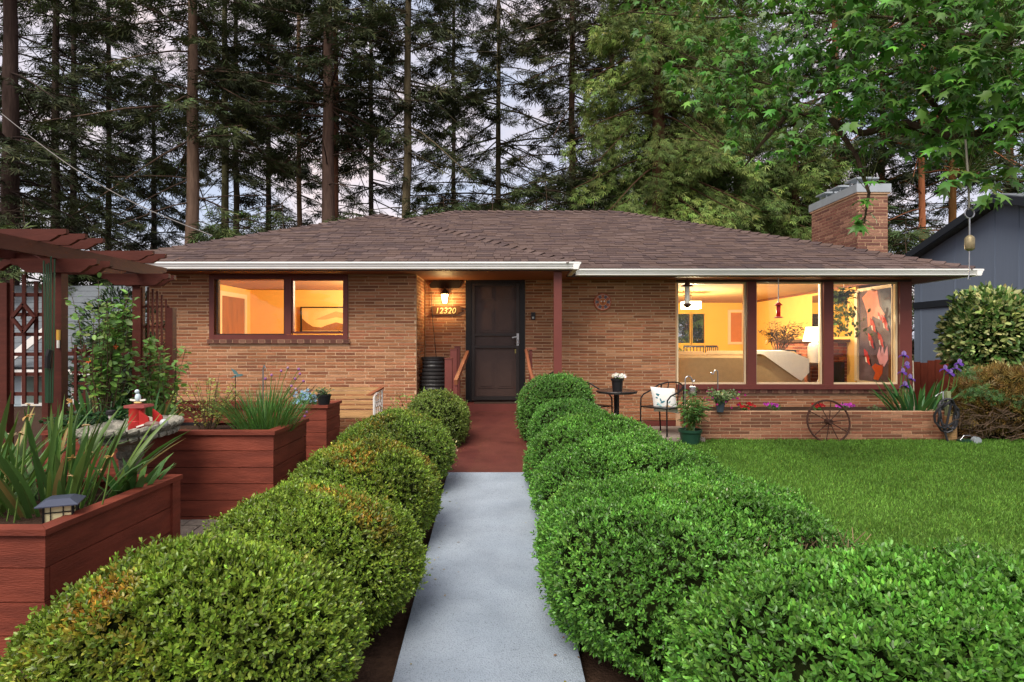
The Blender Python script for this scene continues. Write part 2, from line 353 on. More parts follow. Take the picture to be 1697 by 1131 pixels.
# lawn to the right of the hedge
lawn_f = lambda x, y: ground(x, y) + .012
grid_sheet('lawn', np.linspace(1.1, 10, 60), np.linspace(1.0, 9.36, 50), lawn_f, M_lawn, label='trimmed green lawn in front of the brick planter')
def grass():
    n = 190000
    y = 3.2 + (9.34 - 3.2) * rng.random(n); x = 1.15 + 7.6 * rng.random(n)
    keep = (x / y > .27) & (x / y < .95); x = x[keep]; y = y[keep]; n = len(x)
    z = ground(x, y)
    pos = np.stack([x, y, z], 1)
    ax = rng.normal(0, .38, (n, 3)); ax[:, 2] = 1
    clump = .5 + .5 * lump(pos, 2.3) * .6 + .3 * lump(pos, 7)
    size = (.028 + .026 * rng.random(n)) * (.85 + .3 * clump)
    col = np.array(s2l((118, 166, 66))) * (1 - .45 * clump[:, None]) * np.exp(rng.normal(0, .25, (n, 1))) + np.array([.05, .03, 0.0]) * (rng.random((n, 1)) < .07)
    tm = (np.array([[0, .075, 0], [0, -.075, 0], [.55, -.06, .1], [1, 0, .35], [.55, .06, .1]]), [(0, 1, 2, 4), (4, 2, 3, 3)], 4)
    tm = (np.array([[0, .08, 0], [0, -.08, 0], [.7, -.05, .12], [1.0, .03, .32]]), [(0, 1, 2, 3)], 4)
    leaves('grass', pos, ax, rng.normal(0, 1, (n, 3)), size, tm, col, M_grass, None)
    tag(bpy.data.objects['grass'], 'short green grass blades of the front lawn', 'grass', kind='stuff')
grass()
# walkway: grey concrete then red ramp, both real slabs
def strip(name, y0, y1, m, label, lift=0.0, n=14):
    mb = MB(); ys_ = [y0 + (y1 - y0) * i / n for i in range(n + 1)]
    pr = [];
    for y in ys_:
        c = path_x(y); z = path_z(y) + lift
        pr.append(((c - .5, y, z), (c + .5, y, z), (c + .5, y, z - .35), (c - .5, y, z - .35)))
    vs = [p for q in pr for p in q]; fs = []
    for i in range(n):
        a = i * 4; b = a + 4; fs += [(a, a + 1, b + 1, b), (a + 1, a + 2, b + 2, b + 1), (a + 3, a, b, b + 3)]
    fs += [(0, 3, 2, 1), (n * 4, n * 4 + 1, n * 4 + 2, n * 4 + 3)]
    mb._push(vs, fs); return mb.obj(name, m, label=label, kind='structure')
strip('walkway', -2.0, 6.755, M_concrete, 'pale grey painted concrete walkway between the box hedges')
strip('entrance_ramp', 6.76, 10.2, M_ramp, 'red painted ramp leading from the walkway to the front door')
# side patio of pavers, each paver its own piece
patio = grid_sheet('paver_patio', np.linspace(-4.6, -1.72, 24), np.linspace(2.4, 9.4, 40), lambda x, y: ground(x, y) - .008, M_soil, label='grey paver patio between the planter boxes')
pv = MB().box(-.147, .147, -.097, .097, -.02, .012); pme = None
k = 0
for j in range(7):
    for i in range(6):
        x = -3.15 + i * .304 + (j % 2) * .15; y = 4.3 + j * .204
        if pme is None:
            o = pv.obj('paver', M_paver, parent=patio); pme = o.data
        else: o = link('paver', pme, patio)
        o.location = (x, y, gz(x, y) + RND.uniform(-.002, .003)); o.rotation_euler = (math.atan(.062), RND.uniform(-.01, .01), RND.uniform(-.012, .012))
# patio strip by the right wall
MB().box(.95, 2.93, 9.15, 10.45, -1.7, -1.475).obj('side_patio', M_patio, label='bare concrete pad under the bistro table', kind='structure')

# ------------------------------------------------------------------ the house
WY, DY = 9.62, 10.5           # wing wall plane, door and bay wall plane
EZ = 1.06                     # soffit height
house = thing('brick_house', 'low brown brick bungalow with hip roof and glowing windows', 'house', (0, 12, -1.5))
PAL = [(176, 120, 84), (164, 110, 76), (184, 132, 96), (152, 100, 70), (172, 112, 80), (146, 96, 68), (190, 140, 104), (140, 92, 68), (166, 118, 84), (180, 118, 86)]
PAL2 = [(136, 96, 80), (120, 82, 70), (148, 108, 90), (112, 78, 68), (130, 88, 74), (156, 116, 96)]
def brick_variant(c, hz):
    mb = MB(); mb.col = s2l(c); mb.box(-.5, .5, -.022, .006, -hz, hz)
    me = bpy.data.meshes.new('brick'); me.from_pydata(mb.v, [], mb.f)
    a = me.attributes.new('col', 'FLOAT_COLOR', 'POINT'); a.data.foreach_set('color', np.array([(*q, 1) for q in mb.c], np.float32).ravel())
    me.materials.append(M_brick); return me
BR = {}
def bricks_for(O, ux, n, W, H, opens, Lb, course, gap, seed, stretch_joint=False):
    r = random.Random(seed); O = Vector(O); ux = Vector(ux); res = []
    nr = int(H / course)
    for i in range(nr):
        z0 = i * course + gap / 2; z1 = (i + 1) * course - gap / 2; zc = (z0 + z1) / 2
        x = -Lb * ((i % 2) * .5 + r.choice((0, .0, .33)) + r.uniform(-.03, .03))
        while x < W:
            a, b = max(x, 0), min(x + Lb, W); x += Lb
            segs = [(a, b)]
            for (ox0, ox1, oz0, oz1) in opens:
                if oz0 < z1 and oz1 > z0:
                    ns = []
                    for (p, q) in segs:
                        if q <= ox0 or p >= ox1: ns.append((p, q)); continue
                        if p < ox0: ns.append((p, ox0))
                        if q > ox1: ns.append((ox1, q))
                    segs = ns
            for p, q in segs:
                if q - p > .035: res.append((O + ux * ((p + q) / 2) + Vector((0, 0, zc)), ux, Vector(n), q - p - gap, (z1 - z0) / 2, r.randrange(100)))
    return res
def place_bricks(walls, cap=300, pal=PAL):
    # walls: list of (wall_object, bricks); the largest in view stand as pieces of their own
    allb = [(w_, b) for w_, bl in walls for b in bl]
    allb.sort(key=lambda t: -(t[1][3] * abs(t[1][2].y + 1e-3 - .35 * t[1][2].x)) / (t[1][0].y ** 2))
    top, rest = allb[:cap], allb[cap:]
    for w_, (c, ux, n, ln, hz, sd_) in top:
        ci = pal[sd_ % len(pal)]; key = (ci, round(hz, 4))
        if key not in BR: BR[key] = brick_variant(ci, hz)
        o = link('brick', BR[key], w_); o.location = c; o.scale = (ln, 1, 1)
        o.matrix_basis = Matrix(((ux.x * ln, -n.x * -1, 0, c.x), (ux.y * ln, -n.y * -1, 0, c.y), (0, 0, 1, c.z), (0, 0, 0, 1)))
    by = {}
    for w_, b in rest: by.setdefault(w_.name, (w_, []))[1].append(b)
    for w_, bl in by.values():
        mb = MB()
        for (c, ux, n, ln, hz, sd_) in bl:
            mb.col = s2l(pal[sd_ % len(pal)])
            mb.obox(c - n * .008, ux * ln, n * .028, Vector((0, 0, 2 * hz)))
        o = mb.obj('brick_courses', M_brick, parent=w_, kind='stuff')
def wall(name, O, ux, n, W, H, opens, th=.12, m=M_mortar):
    # mortar-faced wall with openings, cut in slabs
    mb = MB(); O = Vector(O); ux = Vector(ux); n = Vector(n)
    xs_ = sorted({0, W, *[q for o_ in opens for q in o_[:2]]}); xs_ = [q for q in xs_ if 0 <= q <= W]
    for a, b in zip(xs_[:-1], xs_[1:]):
        cuts = sorted([(o_[2], o_[3]) for o_ in opens if o_[0] <= a + 1e-6 and o_[1] >= b - 1e-6]); z = 0
        for z0, z1 in cuts + [(H, H)]:
            if z0 > z + .01: mb.obox(O + ux * ((a + b) / 2) - n * (th / 2) + Vector((0, 0, (z + z0) / 2)), ux * (b - a), n * th, Vector((0, 0, z0 - z)))
            z = max(z, z1)
    return mb.obj(name, m, parent=house)
FX, BX = Vector((1, 0, 0)), Vector((0, -1, 0))
COURSE, BL, GAP = .0508, .3145, .0150
walls = []
# wing front wall
wx0, wx1, wz0 = -5.8, X(690, WY), -1.5
w1o = (X(348, WY) - wx0, X(577, WY) - wx0, Z(563, WY) - wz0, 2.61)
w_wing = wall('wall', (wx0, WY, wz0), FX, BX, wx1 - wx0, EZ - wz0, [w1o])
walls.append((w_wing, bricks_for((wx0, WY, wz0), FX, BX, wx1 - wx0, EZ - wz0, [(w1o[0], w1o[1], w1o[2] - .075, 3)], BL, COURSE, GAP, 1)))
# recess return wall (faces +X)
w_ret = wall('wall', (wx1 - .0005, WY + .014, wz0), (0, 1, 0), (1, 0, 0), DY - WY - .015, EZ - wz0, [])
walls.append((w_ret, bricks_for((wx1, WY + .016, wz0), (0, 1, 0), (1, 0, 0), DY - WY - .03, EZ - wz0, [], BL, COURSE, GAP, 2)))
# door wall and right wall in one plane
dx0, dx1 = wx1 + .012, X(1120, DY)
d_op = (X(772, DY) - dx0, X(870, DY) - dx0, 0, Z(465, DY) - (-1.38) + .02)
w_door = wall('wall', (dx0, DY, -1.38), FX, BX, dx1 - dx0, EZ + 1.38, [d_op])
walls.append((w_door, bricks_for((dx0, DY, -1.38), FX, BX, dx1 - dx0, EZ + 1.38, [(d_op[0], d_op[1], -1, 3)], BL, COURSE, GAP, 3)))
MB().box(X(868, DY), dx1, DY + .005, DY + .1, -1.7, -1.382).obj('foundation', M_redtrim, parent=house)
# bay wall under the big windows
bx0, bx1 = dx1 + .002, X(1507, DY)
w_bay = wall('wall', (bx0, DY, -1.6), FX, BX, bx1 - bx0, Z(652, DY) + 1.6, [])
walls.append((w_bay, bricks_for((bx0, DY, -1.15), FX, BX, bx1 - bx0, Z(652, DY) + 1.15, [], BL, COURSE, GAP, 4)))
# closing walls: sides, back (with openings for the dining windows)
MB().box(-5.8, -5.68, WY + .13, 19.2, -1.6, EZ).obj('side_wall', M_mortar, parent=house)
mb = MB(); mb.prism([(0, 0), (8.6, 0), (8.6, EZ + 1.6), (1.27, EZ + 1.6), (1.27, Z(640, 10.6) + 1.6), (.0, Z(640, 10.6) + 1.6)], (6.78, DY + .12, -1.6), (0, 1, 0), (0, 0, 1), (.12, 0, 0)); mb.obj('side_wall', M_mortar, parent=house)
# rowlock sills
def rowlock(x0, x1, y, zt, h, mparent):
    me = None; n = int((x1 - x0) / .1016); st = (x1 - x0) / n
    for i in range(n):
        mb = MB(); c = PAL2[(i * 7) % 6]
        key = ('rl', c)
        if key not in BR:
            mb.col = s2l(c); mb.box(-st / 2 + .005, st / 2 - .005, -.055, .03, -h, 0)
            m_ = bpy.data.meshes.new('sill_brick'); m_.from_pydata(mb.v, [], mb.f)
            a = m_.attributes.new('col', 'FLOAT_COLOR', 'POINT'); a.data.foreach_set('color', np.array([(*q, 1) for q in mb.c], np.float32).ravel()); m_.materials.append(M_brick); BR[key] = m_
        o = link('sill_brick', BR[key], mparent); o.location = (x0 + st * (i + .5), y, zt - .001); o.rotation_euler = (math.radians(8), 0, 0)
    MB().box(x0, x1, y - .046, y - .003, zt - h + .006, zt - .012).obj('sill_mortar', M_mortar, parent=mparent)
rowlock(wx0 + w1o[0] - .03, wx0 + w1o[1] + .03, WY, Z(562, WY), .066, w_wing)
rowlock(bx0, bx1, DY, Z(645, DY), .066, w_bay)

# roof planes
PT = .40
def eave(y0): return 1.175
mainE, wingE, xl, xr, wr = 9.87, 9.0, -6.38, 7.54, .9
RY, RZ = 14.84, 1.18 + PT * (14.84 - 9.87)
RXL, RXR = xl + (RY - mainE), xr - (RY - mainE)
PKX = (xl + .03 + wr) / 2; half = (wr - xl - .03) / 2; PK = Vector((PKX, wingE + half, 1.175 + PT * half))
rb = MB()
e = 1.165
A, B, Cc, Dd = (xl, mainE, e), (xr, mainE, e), (xr, 2 * RY - mainE, e), (xl, 2 * RY - mainE, e)
R1, R2 = (RXL, RY, RZ - .012), (RXR, RY, RZ - .012)
rb.quad(A, B, R2, R1); rb.quad(B, Cc, R2); rb.quad(Cc, Dd, R1, R2); rb.quad(Dd, A, R1)
W1, W2 = (xl + .03, wingE, e), (wr, wingE, e)
pk = (PK.x, PK.y, PK.z - .012); bkY = 14.2; pkb = (PK.x, bkY, PK.z - .012)
rb.quad(W1, W2, pk); rb.quad(W2, (wr, bkY, e), pkb, pk); rb.quad((xl + .03, bkY, e), W1, pk, pkb)
rb.col = s2l((104, 84, 84))
rb.c = [rb.col] * len(rb.v)
roof = rb.obj('roof', M_shingle, parent=house)
SPAL = [(95, 79, 74), (89, 74, 70), (101, 85, 79), (83, 70, 68), (93, 77, 71), (104, 88, 83), (87, 73, 71), (98, 81, 74)]
def shingle_rows(O, ux, ut, nn, rng_of, rows, e_, seed):
    r = random.Random(seed); res = []
    for i in range(rows):
        t = i * e_; a, b = rng_of(t)
        if b - a < .05: continue
        x = a - r.random() * .3
        while x < b:
            wd = r.choice((.11, .15, .2, .25, .3, .34)); p, q = max(x, a), min(x + wd, b); x += wd
            if q - p > .03: res.append((Vector(O) + ux * ((p + q) / 2) + ut * (t + e_ * .5), ux, ut, nn, q - p - .006, e_, r.randrange(100), r.choice((.006, .006, .012))))
    return res
tl = math.sqrt(1 + PT * PT); ut = Vector((0, 1, PT)).normalized(); nn = Vector((0, -PT, 1)).normalized()
EXP = .142
mslope = (RY - mainE) * tl; wslope = half * tl
sh = shingle_rows((0, mainE, 1.178), FX, ut, nn, lambda t: (xl + t / tl, xr - t / tl), int(mslope / EXP), EXP, 21)
# keep only what is not under the wing roof
def under_wing(c): return c.y < PK.y + 2.2 and c.z < 1.175 + PT * min(c.y - wingE if c.y < PK.y else 9, c.x - xl, wr - c.x) - .02 if xl < c.x < wr else False
sh = [s for s in sh if not under_wing(s[0])]
sh += shingle_rows((0, wingE, 1.178), FX, ut, nn, lambda t: (xl + .03 + t / tl, wr - t / tl), int(wslope / EXP), EXP, 22)
sh.sort(key=lambda s: -(s[4] / s[0].y ** 2))
SM = {}
for s in sh[:300]:
    c, ux_, ut_, n_, ln, e_, sd_, lf = s; ci = SPAL[sd_ % len(SPAL)]
    if ci not in SM:
        mb = MB(); mb.col = s2l(ci); mb.box(-.5, .5, -e_ * .5 - .004, e_ * .5 + .012, -.003, .009)
        m_ = bpy.data.meshes.new('shingle'); m_.from_pydata(mb.v, [], mb.f)
        a = m_.attributes.new('col', 'FLOAT_COLOR', 'POINT'); a.data.foreach_set('color', np.array([(*q, 1) for q in mb.c], np.float32).ravel()); m_.materials.append(M_shingle); SM[ci] = m_
    o = link('shingle', SM[ci], roof); o.location = c + n_ * lf; o.scale = (ln, 1, 1); o.rotation_euler = (math.atan(PT) - .05, 0, 0)
mb = MB()
for s in sh[300:]:
    c, ux_, ut_, n_, ln, e_, sd_, lf = s; mb.col = s2l(SPAL[sd_ % len(SPAL)])
    u2 = (ut_ - n_ * .05).normalized(); n2 = ux_.cross(u2)
    mb.obox(c + n_ * (lf + .003), ux_ * ln, u2 * (e_ + .016), n2 * .012)
mb.obj('shingle_courses', M_shingle, parent=roof, kind='stuff')
def hip_caps(p, q, seed):
    p = Vector(p); q = Vector(q); d = (q - p); n = int(d.length / .2); r = random.Random(seed); dn = d.normalized()
    s = dn.cross(Vector((0, 0, 1))).normalized(); up = s.cross(dn)
    for i in range(n):
        c = p + d * ((i + .5) / n); mb = MB(); mb.col = s2l(SPAL[r.randrange(8)])
        t = dn * .12 - up * .014; a = c + up * .028
        vs_ = [a - t + s * .13 - up * .045, a - t + up * .012, a - t - s * .13 - up * .045, a + t + s * .13 - up * .045, a + t + up * .012, a + t - s * .13 - up * .045]
        vs_ += [q_ - up * .012 for q_ in vs_]
        mb._push(vs_, [(0, 1, 4, 3), (1, 2, 5, 4), (6, 9, 10, 7), (7, 10, 11, 8), (0, 3, 9, 6), (2, 8, 11, 5), (0, 6, 7, 1), (1, 7, 8, 2), (3, 4, 10, 9), (4, 5, 11, 10)])
        mb.obj('ridge_shingle', M_shingle, parent=roof)
hip_caps(W1, PK, 1); hip_caps(W2, PK, 2); hip_caps(PK, pkb, 5)
hip_caps((xr, mainE, 1.18), (RXR, RY, RZ), 3); hip_caps((RXL - .0, RY, RZ), (RXR, RY, RZ), 4)
hl = Vector((RXL, RY, RZ)); hd = Vector((xl, mainE, 1.18)); hip_caps(hl + (hd - hl) * .25, hl, 6)
# soffits, fascia, gutters
so_ = MB(); so_.box(xl + .05, wr - .02, wingE + .06, 10.62, EZ, EZ + .03); so_.box(wr - .02, xr - .05, mainE + .06, DY + .3, EZ + .001, EZ + .031); so_.box(6.6, xr - .05, DY + .3, 19.7, EZ + .001, EZ + .031)
so_.obj('soffit', M_soffit, parent=house)
def gutter(name, p, q, outn, end=True):
    p = Vector(p); q = Vector(q); d = q - p; on = Vector(outn)
    prof = [(0, 0), (.06, 0), (.078, .012), (.078, .036), (.088, .044), (.098, .078), (.112, .083), (.112, .108), (.1, .108), (.1, .098), (.0, .098)]
    mb = MB(); mb.prism([(a, b) for a, b in prof], p, on, Vector((0, 0, 1)), d)
    return mb.obj(name, M_gutter, parent=house)
gz0 = 1.175 - .108 - .002
gutter('gutter', (xl + .03, wingE + .03, gz0), (wr + .1, wingE + .03, gz0), (0, -1, 0))
gutter('gutter', (wr + .01, wingE - .08, gz0 - .0015), (wr + .01, mainE + .1, gz0 - .0015), (1, 0, 0))
gutter('gutter', (wr + .14, mainE + .03, gz0), (xr + .1, mainE + .03, gz0), (0, -1, 0))
gutter('gutter', (xr + .01, mainE - .08, gz0 - .0015), (xr + .01, 19.6, gz0 - .0015), (1, 0, 0))
MB().box(xl + .05, wr, wingE + .03, wingE + .055, EZ - .01, 1.16).box(wr, xr, mainE + .03, mainE + .055, EZ - .01, 1.16).obj('fascia', M_darktrim, parent=house)
# porch post and bay posts
pd = 9.12
MB().box(X(918, pd), X(931, pd), pd, pd + .11, -1.45, EZ - .012).obj('porch_post', M_redtrim, parent=house)
# front door with screen door
fr = MB(); zt, zb = Z(466, DY), -1.045
fr.box(X(772, DY), X(781, DY), DY - .02, DY + .1, zb, zt + .02); fr.box(X(861, DY), X(870, DY), DY - .02, DY + .1, zb, zt + .02); fr.box(X(781, DY) + .001, X(861, DY) - .001, DY - .018, DY + .1, zt - .05, zt + .02)
dframe = fr.obj('door_frame', M_blackmetal, parent=house)
dr = MB(); dl, dr_ = X(781, DY), X(861, DY); dr.box(dl, dr_, DY + .06, DY + .1, zb, zt - .05)
dobj = dr.obj('front_door', M_door, parent=house)
for cx in (X(805, DY), X(838, DY)):
    for (v0, v1) in ((470, 500), (512, 553), (553, 575), (595, 646)):
        hw = .14; z0, z1 = Z(v1, DY) + .02, min(Z(v0, DY) - .02, zt - .07); p = MB()
        p.box(cx - hw, cx + hw, DY + .048, DY + .0602, z0, z1); p.box(cx - hw + .035, cx + hw - .035, DY + .038, DY + .0482, z0 + .035, z1 - .035)
        p.obj('panel', M_door, parent=dobj)
sdm = MB()
for a, b in ((dl + .004, dl + .06), (dr_ - .06, dr_ - .004)): sdm.box(a, b, DY - .012, DY + .018, zb + .012, zt - .055)
for v0, v1 in ((468.5, 474), (553, 557), (573, 577), (657, 663)): sdm.box(dl + .061, dr_ - .061, DY - .01, DY + .016, Z(v1, DY), Z(v0, DY))
scr = sdm.obj('screen_door', mat('dark_bronze', (58, 52, 50), rough=.4, metal=.4, var=.15), parent=house)
hb = MB(); hx = X(858, DY); hb.lathe((hx, DY - .03, Z(567, DY)), [(.0, -.04), (.035, -.03), (.035, .03), (0, .04)], 12)
hb.bar((hx, DY - .04, Z(558, DY)), (hx - .1, DY - .05, Z(560, DY)), .02); hb.box(hx - .02, hx + .02, DY - .025, DY - .0125, Z(573, DY), Z(553, DY)); hb.obj('handle', M_steel, parent=scr)
MB().box(X(856, DY) - .03, X(856, DY) + .02, DY + .04, DY + .0595, Z(586, DY), Z(579, DY)).obj('brass_plate', mat('brass', (176, 164, 96), rough=.4, metal=.5), parent=dobj)
MB().box(X(765, 10.2), X(868, 10.2), 10.202, DY + .1, -1.45, -1.062).obj('porch_step', M_redtrim, parent=house)
# windows
def wframe(name, x0, x1, z0, z1, y, t, dep, m, parent=house):
    mb = MB(); mb.box(x0, x0 + t, y - dep, y + .06, z0, z1); mb.box(x1 - t, x1, y - dep, y + .06, z0, z1)
    mb.box(x0 + t + .0005, x1 - t - .0005, y - dep + .001, y + .06, z1 - t, z1); mb.box(x0 + t + .0005, x1 - t - .0005, y - dep + .001, y + .06, z0, z0 + t)
    return mb.obj(name, m, parent=parent)
lw = wframe('window', X(348, WY), X(577, WY), Z(563, WY), EZ - .003, WY, .075, .03, M_redtrim)
mb = MB().box(X(472, WY), X(483, WY), WY - .02, WY + .07, Z(555, WY), Z(458, WY)); mb.box(X(356, WY), X(572, WY), WY - .022, WY + .068, Z(462, WY), Z(455, WY)); mb.obj('mullion', M_redtrim, parent=lw)
wframe('sash', X(358, WY), X(472.5, WY), Z(556, WY), Z(459, WY), WY + .03, .025, .02, M_darktrim, parent=lw)
wframe('sash', X(482.5, WY), X(573, WY), Z(553, WY), Z(462, WY), WY + .03, .03, .02, M_redtrim, parent=lw)
MB().box(X(358, WY), X(472, WY), WY + .05, WY + .054, Z(556, WY), Z(458, WY)).obj('pane', M_glass, parent=lw)
MB().box(X(483, WY), X(573, WY), WY + .044, WY + .048, Z(553, WY), Z(460, WY)).obj('pane', M_glass, parent=lw)
hd_ = MB().box(bx0, bx1, DY - .06, DY + .1, Z(468, DY), EZ - .002).obj('window_header', M_darktrim, parent=house)
for a, b in ((1236, 1251), (1362, 1378), (1487, 1507)):
    MB().box(X(a, DY), X(b, DY), DY - .07, DY + .11, Z(637, DY) - .01, Z(468, DY) - .001).obj('window_post', M_redtrim, parent=house)
sl = MB().box(bx0, X(1490, DY), DY - .085, DY + .12, Z(645, DY), Z(637, DY)).obj('window_sill', M_redtrim, parent=house)
for a, b in ((1121, 1236), (1251, 1362), (1378, 1487)):
    wn = wframe('window', X(a, DY) + .003, X(b, DY) - .003, Z(637, DY) + .001, Z(468, DY) - .001, DY, .028, .01, M_creamtrim)
    MB().box(X(a, DY) + .02, X(b, DY) - .02, DY + .02, DY + .025, Z(637, DY) + .015, Z(468, DY) - .012).obj('pane', M_glass, parent=wn)
# chimney
cy0, cy1 = 11.96, 13.82; cx0, cx1 = X(1421, cy0), X(1472.5, cy0); cz0, cz1 = .2, Z(322, cy0)
ch = MB().box(cx0 + .012, cx1 - .012, cy0 + .012, cy1 - .012, cz0, cz1).obj('chimney', M_mortar, parent=house)
CC = .0655
cb = bricks_for((cx0 + .002, cy0 + .012, cz0 + 1.1), FX, BX, cx1 - cx0 - .004, cz1 - cz0 - 1.1, [], .3, CC, .015, 7)
cb += bricks_for((cx0 + .012, cy1 - .012, cz0 + 1.1), (0, -1, 0), (-1, 0, 0), cy1 - cy0 - .02, cz1 - cz0 - 1.1, [], .3, CC, .015, 8)
cp = MB(); cp.box(cx0 - .02, cx1 + .02, cy0 - .02, cy1 + .02, cz1 + .002, cz1 + .035); cp.obj('cap_course', M_mortar, parent=ch)
cp = MB(); cp.box(cx0 - .035, cx1 + .035, cy0 - .035, cy1 + .035, cz1 + .036, cz1 + .2); cp.obj('metal_cap', M_greymetal, parent=ch)
for yy in (12.35, 13.0, 13.55):
    c_ = MB(); xm = (cx0 + cx1) / 2
    for sx in (-1, 1):
        for sy in (-1, 1): c_.box(xm + sx * .16 - .012, xm + sx * .16 + .012, yy + sy * .13 - .012, yy + sy * .13 + .012, cz1 + .2, cz1 + .36)
    c_.box(xm - .24, xm + .24, yy - .2, yy + .2, cz1 + .36, cz1 + .385); c_.obox((xm, yy, cz1 + .4), (.3, 0, 0), (0, .24, 0), (0, 0, .03)); c_.obj('flue_cover', M_greymetal, parent=ch)
place_bricks([(ch, cb)], cap=110, pal=PAL2)
place_bricks(walls, cap=190)

# ------------------------------------------------------------------ brick planter in front of the bay
PY = 9.4; px0, px1 = X(1160, PY), X(1568, PY); pz1 = Z(682, PY); pz0 = pz1 - 10 * .0508
bp_ = thing('brick_planter', 'long low brick planter wall under the big windows', 'planter', ((px0 + px1) / 2, PY, pz0))
sv = house; house = bp_
pw = wall('wall', (px0, PY, pz0), FX, BX, px1 - px0, pz1 - pz0 - .002, [], th=.1)
pw2 = wall('wall', (px0 + .001, DY - .02, pz0), (0, -1, 0), (-1, 0, 0), DY - PY - .035, pz1 - pz0 - .003, [], th=.1)
pw3 = wall('wall', (px1 - .001, PY + .014, pz0), (0, 1, 0), (1, 0, 0), DY - PY - .035, pz1 - pz0 - .003, [], th=.1)
house = sv
place_bricks([(pw, bricks_for((px0, PY, pz0), FX, BX, px1 - px0, pz1 - pz0 + .001, [], BL, COURSE, .0125, 31)), (pw2, bricks_for((px0, DY - .02, pz0), (0, -1, 0), (-1, 0, 0), DY - PY - .03, pz1 - pz0 + .001, [], BL, COURSE, .0125, 32)),
              (pw3, bricks_for((px1, PY + .016, pz0), (0, 1, 0), (1, 0, 0), DY - PY - .03, pz1 - pz0 + .001, [], BL, COURSE, .0125, 33))],
             pal=[(172, 116, 88), (154, 100, 76), (182, 132, 102), (140, 92, 70), (164, 106, 82), (128, 86, 66)])
MB().box(px0 + .1, px1 - .1, PY + .1, DY - .03, pz1 - .12, pz1 - .05).obj('soil', M_soil, parent=bp_)
# ------------------------------------------------------------------ rooms behind the windows
CZ_ = EZ + .036; FL = -1.02; BY = 17.3
def room_box(name, m, *b): return MB().box(*b).obj(name, m, parent=house)
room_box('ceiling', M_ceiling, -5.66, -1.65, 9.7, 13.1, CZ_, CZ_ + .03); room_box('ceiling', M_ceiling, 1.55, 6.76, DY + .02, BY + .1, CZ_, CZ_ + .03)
room_box('floor', M_carpet, -5.66, -1.65, 9.76, 13.1, FL - .05, FL); room_box('floor', M_carpet, 1.55, 6.76, DY + .125, BY + .1, FL - .05, FL)
room_box('room_wall', M_orangewall, -5.678, -5.64, 9.76, 13.03, FL, CZ_)
room_box('room_wall', M_orangewall, -5.638, -1.7, 13.0, 13.06, FL, CZ_)
room_box('room_wall', M_orangewall, -1.72, -1.66, 9.76, 12.99, FL, CZ_)
room_box('room_wall', M_yellowwall, 1.6, 1.68, DY + .13, BY - .01, FL, CZ_)
room_box('room_wall', M_orangewall, 6.72, 6.777, 11.8, BY - .01, FL, CZ_)
# back wall with two window openings (built in pieces)
ox = [(X(1096, BY), X(1143, BY)), (X(1147, BY), X(1167, BY))]; oz0, oz1 = Z(569, BY), Z(520, BY)
bwall = MB()
zs = [1.69, ox[0][0], ox[0][1], ox[1][0], ox[1][1], 6.718]
for i in range(5):
    if i in (1, 3): bwall.box(zs[i], zs[i + 1], BY, BY + .06, FL, oz0).box(zs[i], zs[i + 1], BY, BY + .06, oz1, CZ_)
    else: bwall.box(zs[i], zs[i + 1], BY, BY + .06, FL, CZ_)
# weld-like single shell: neighbouring blocks share faces, so build it as one wall piece per bay
bwall.obj('back_wall', M_yellowwall, parent=house, kind='stuff')
for (a, b) in ox:
    f = wframe('back_window', a - .05, b + .05, oz0 - .05, oz1 + .04, BY - .01, .05, .02, M_yellowwall)
    MB().box(a, b, BY + .02, BY + .024, oz0, oz1).obj('pane', M_glass, parent=f)
f = wframe('back_window', X(1206, BY), X(1233, BY), Z(571, BY), Z(514, BY), BY - .02, .07, .03, M_creamtrim)
MB().box(X(1211, BY), X(1229, BY), BY - .012, BY - .006, Z(567, BY), Z(519, BY)).obj('wooden_blind', mat('blind_wood', (196, 120, 50), rough=.6, var=.1), parent=f)
# bedroom door and picture
dY0, dY1 = 11.62, 12.62
bd = MB().box(-5.638, -5.6, dY0, dY1, FL, .88).obj('bedroom_door', mat('door_panel_wood', (146, 92, 40), rough=.5, var=.35, vs=3, stretch=(1, 2, .6)), parent=house)
tr = MB(); tr.box(-5.6395, -5.58, dY0 - .09, dY0 - .001, FL, .97); tr.box(-5.6395, -5.58, dY1 + .001, dY1 + .09, FL, .97); tr.box(-5.6394, -5.581, dY0, dY1, .881, .969)
tr.obj('casing', M_creamtrim, parent=bd)
pf = thing('framed_picture', 'framed landscape picture on the bedroom wall in the left window', 'picture', (X(535, 13), 12.98, Z(551, 13)))
a0, a1, b0, b1 = X(499, 12.97), X(573, 12.97), Z(551, 12.97), Z(509, 12.97)
wframe('frame', a0, a1, b0, b1, 12.97, .022, .02, M_blackmetal, parent=pf).location.y = -.035
pc = MB(); pc.box(a0 + .02, a1 - .02, 12.962, 12.966, b0 + .02, b1 - .02); pc.obj('canvas', mat('pale_canvas', (236, 186, 112), rough=.8, var=.1, vs=5), parent=pf)
pm = MB(); pm.col = s2l((140, 88, 44)); W_ = a1 - a0 - .05; H_ = b1 - b0 - .05
pm.prism([(0, .02), (0, .55), (.1, .38), (.25, .2), (.45, .16), (.62, .28), (.8, .38), (1, .3), (1, .02)], (a0 + .025, 12.961, b0 + .025), (W_, 0, 0), (0, 0, H_), (0, -.003, 0)); pm.obj('painted_hill', M_paint, parent=pf)
pm = MB(); pm.col = s2l((206, 150, 84)); pm.prism([(.3, .5), (.6, .72), (.8, .86), (1, .78), (1, .55), (.8, .6), (.55, .5)], (a0 + .025, 12.961, b0 + .025), (W_, 0, 0), (0, 0, H_), (0, -.002, 0)); pm.obj('painted_ridge', M_paint, parent=pf)
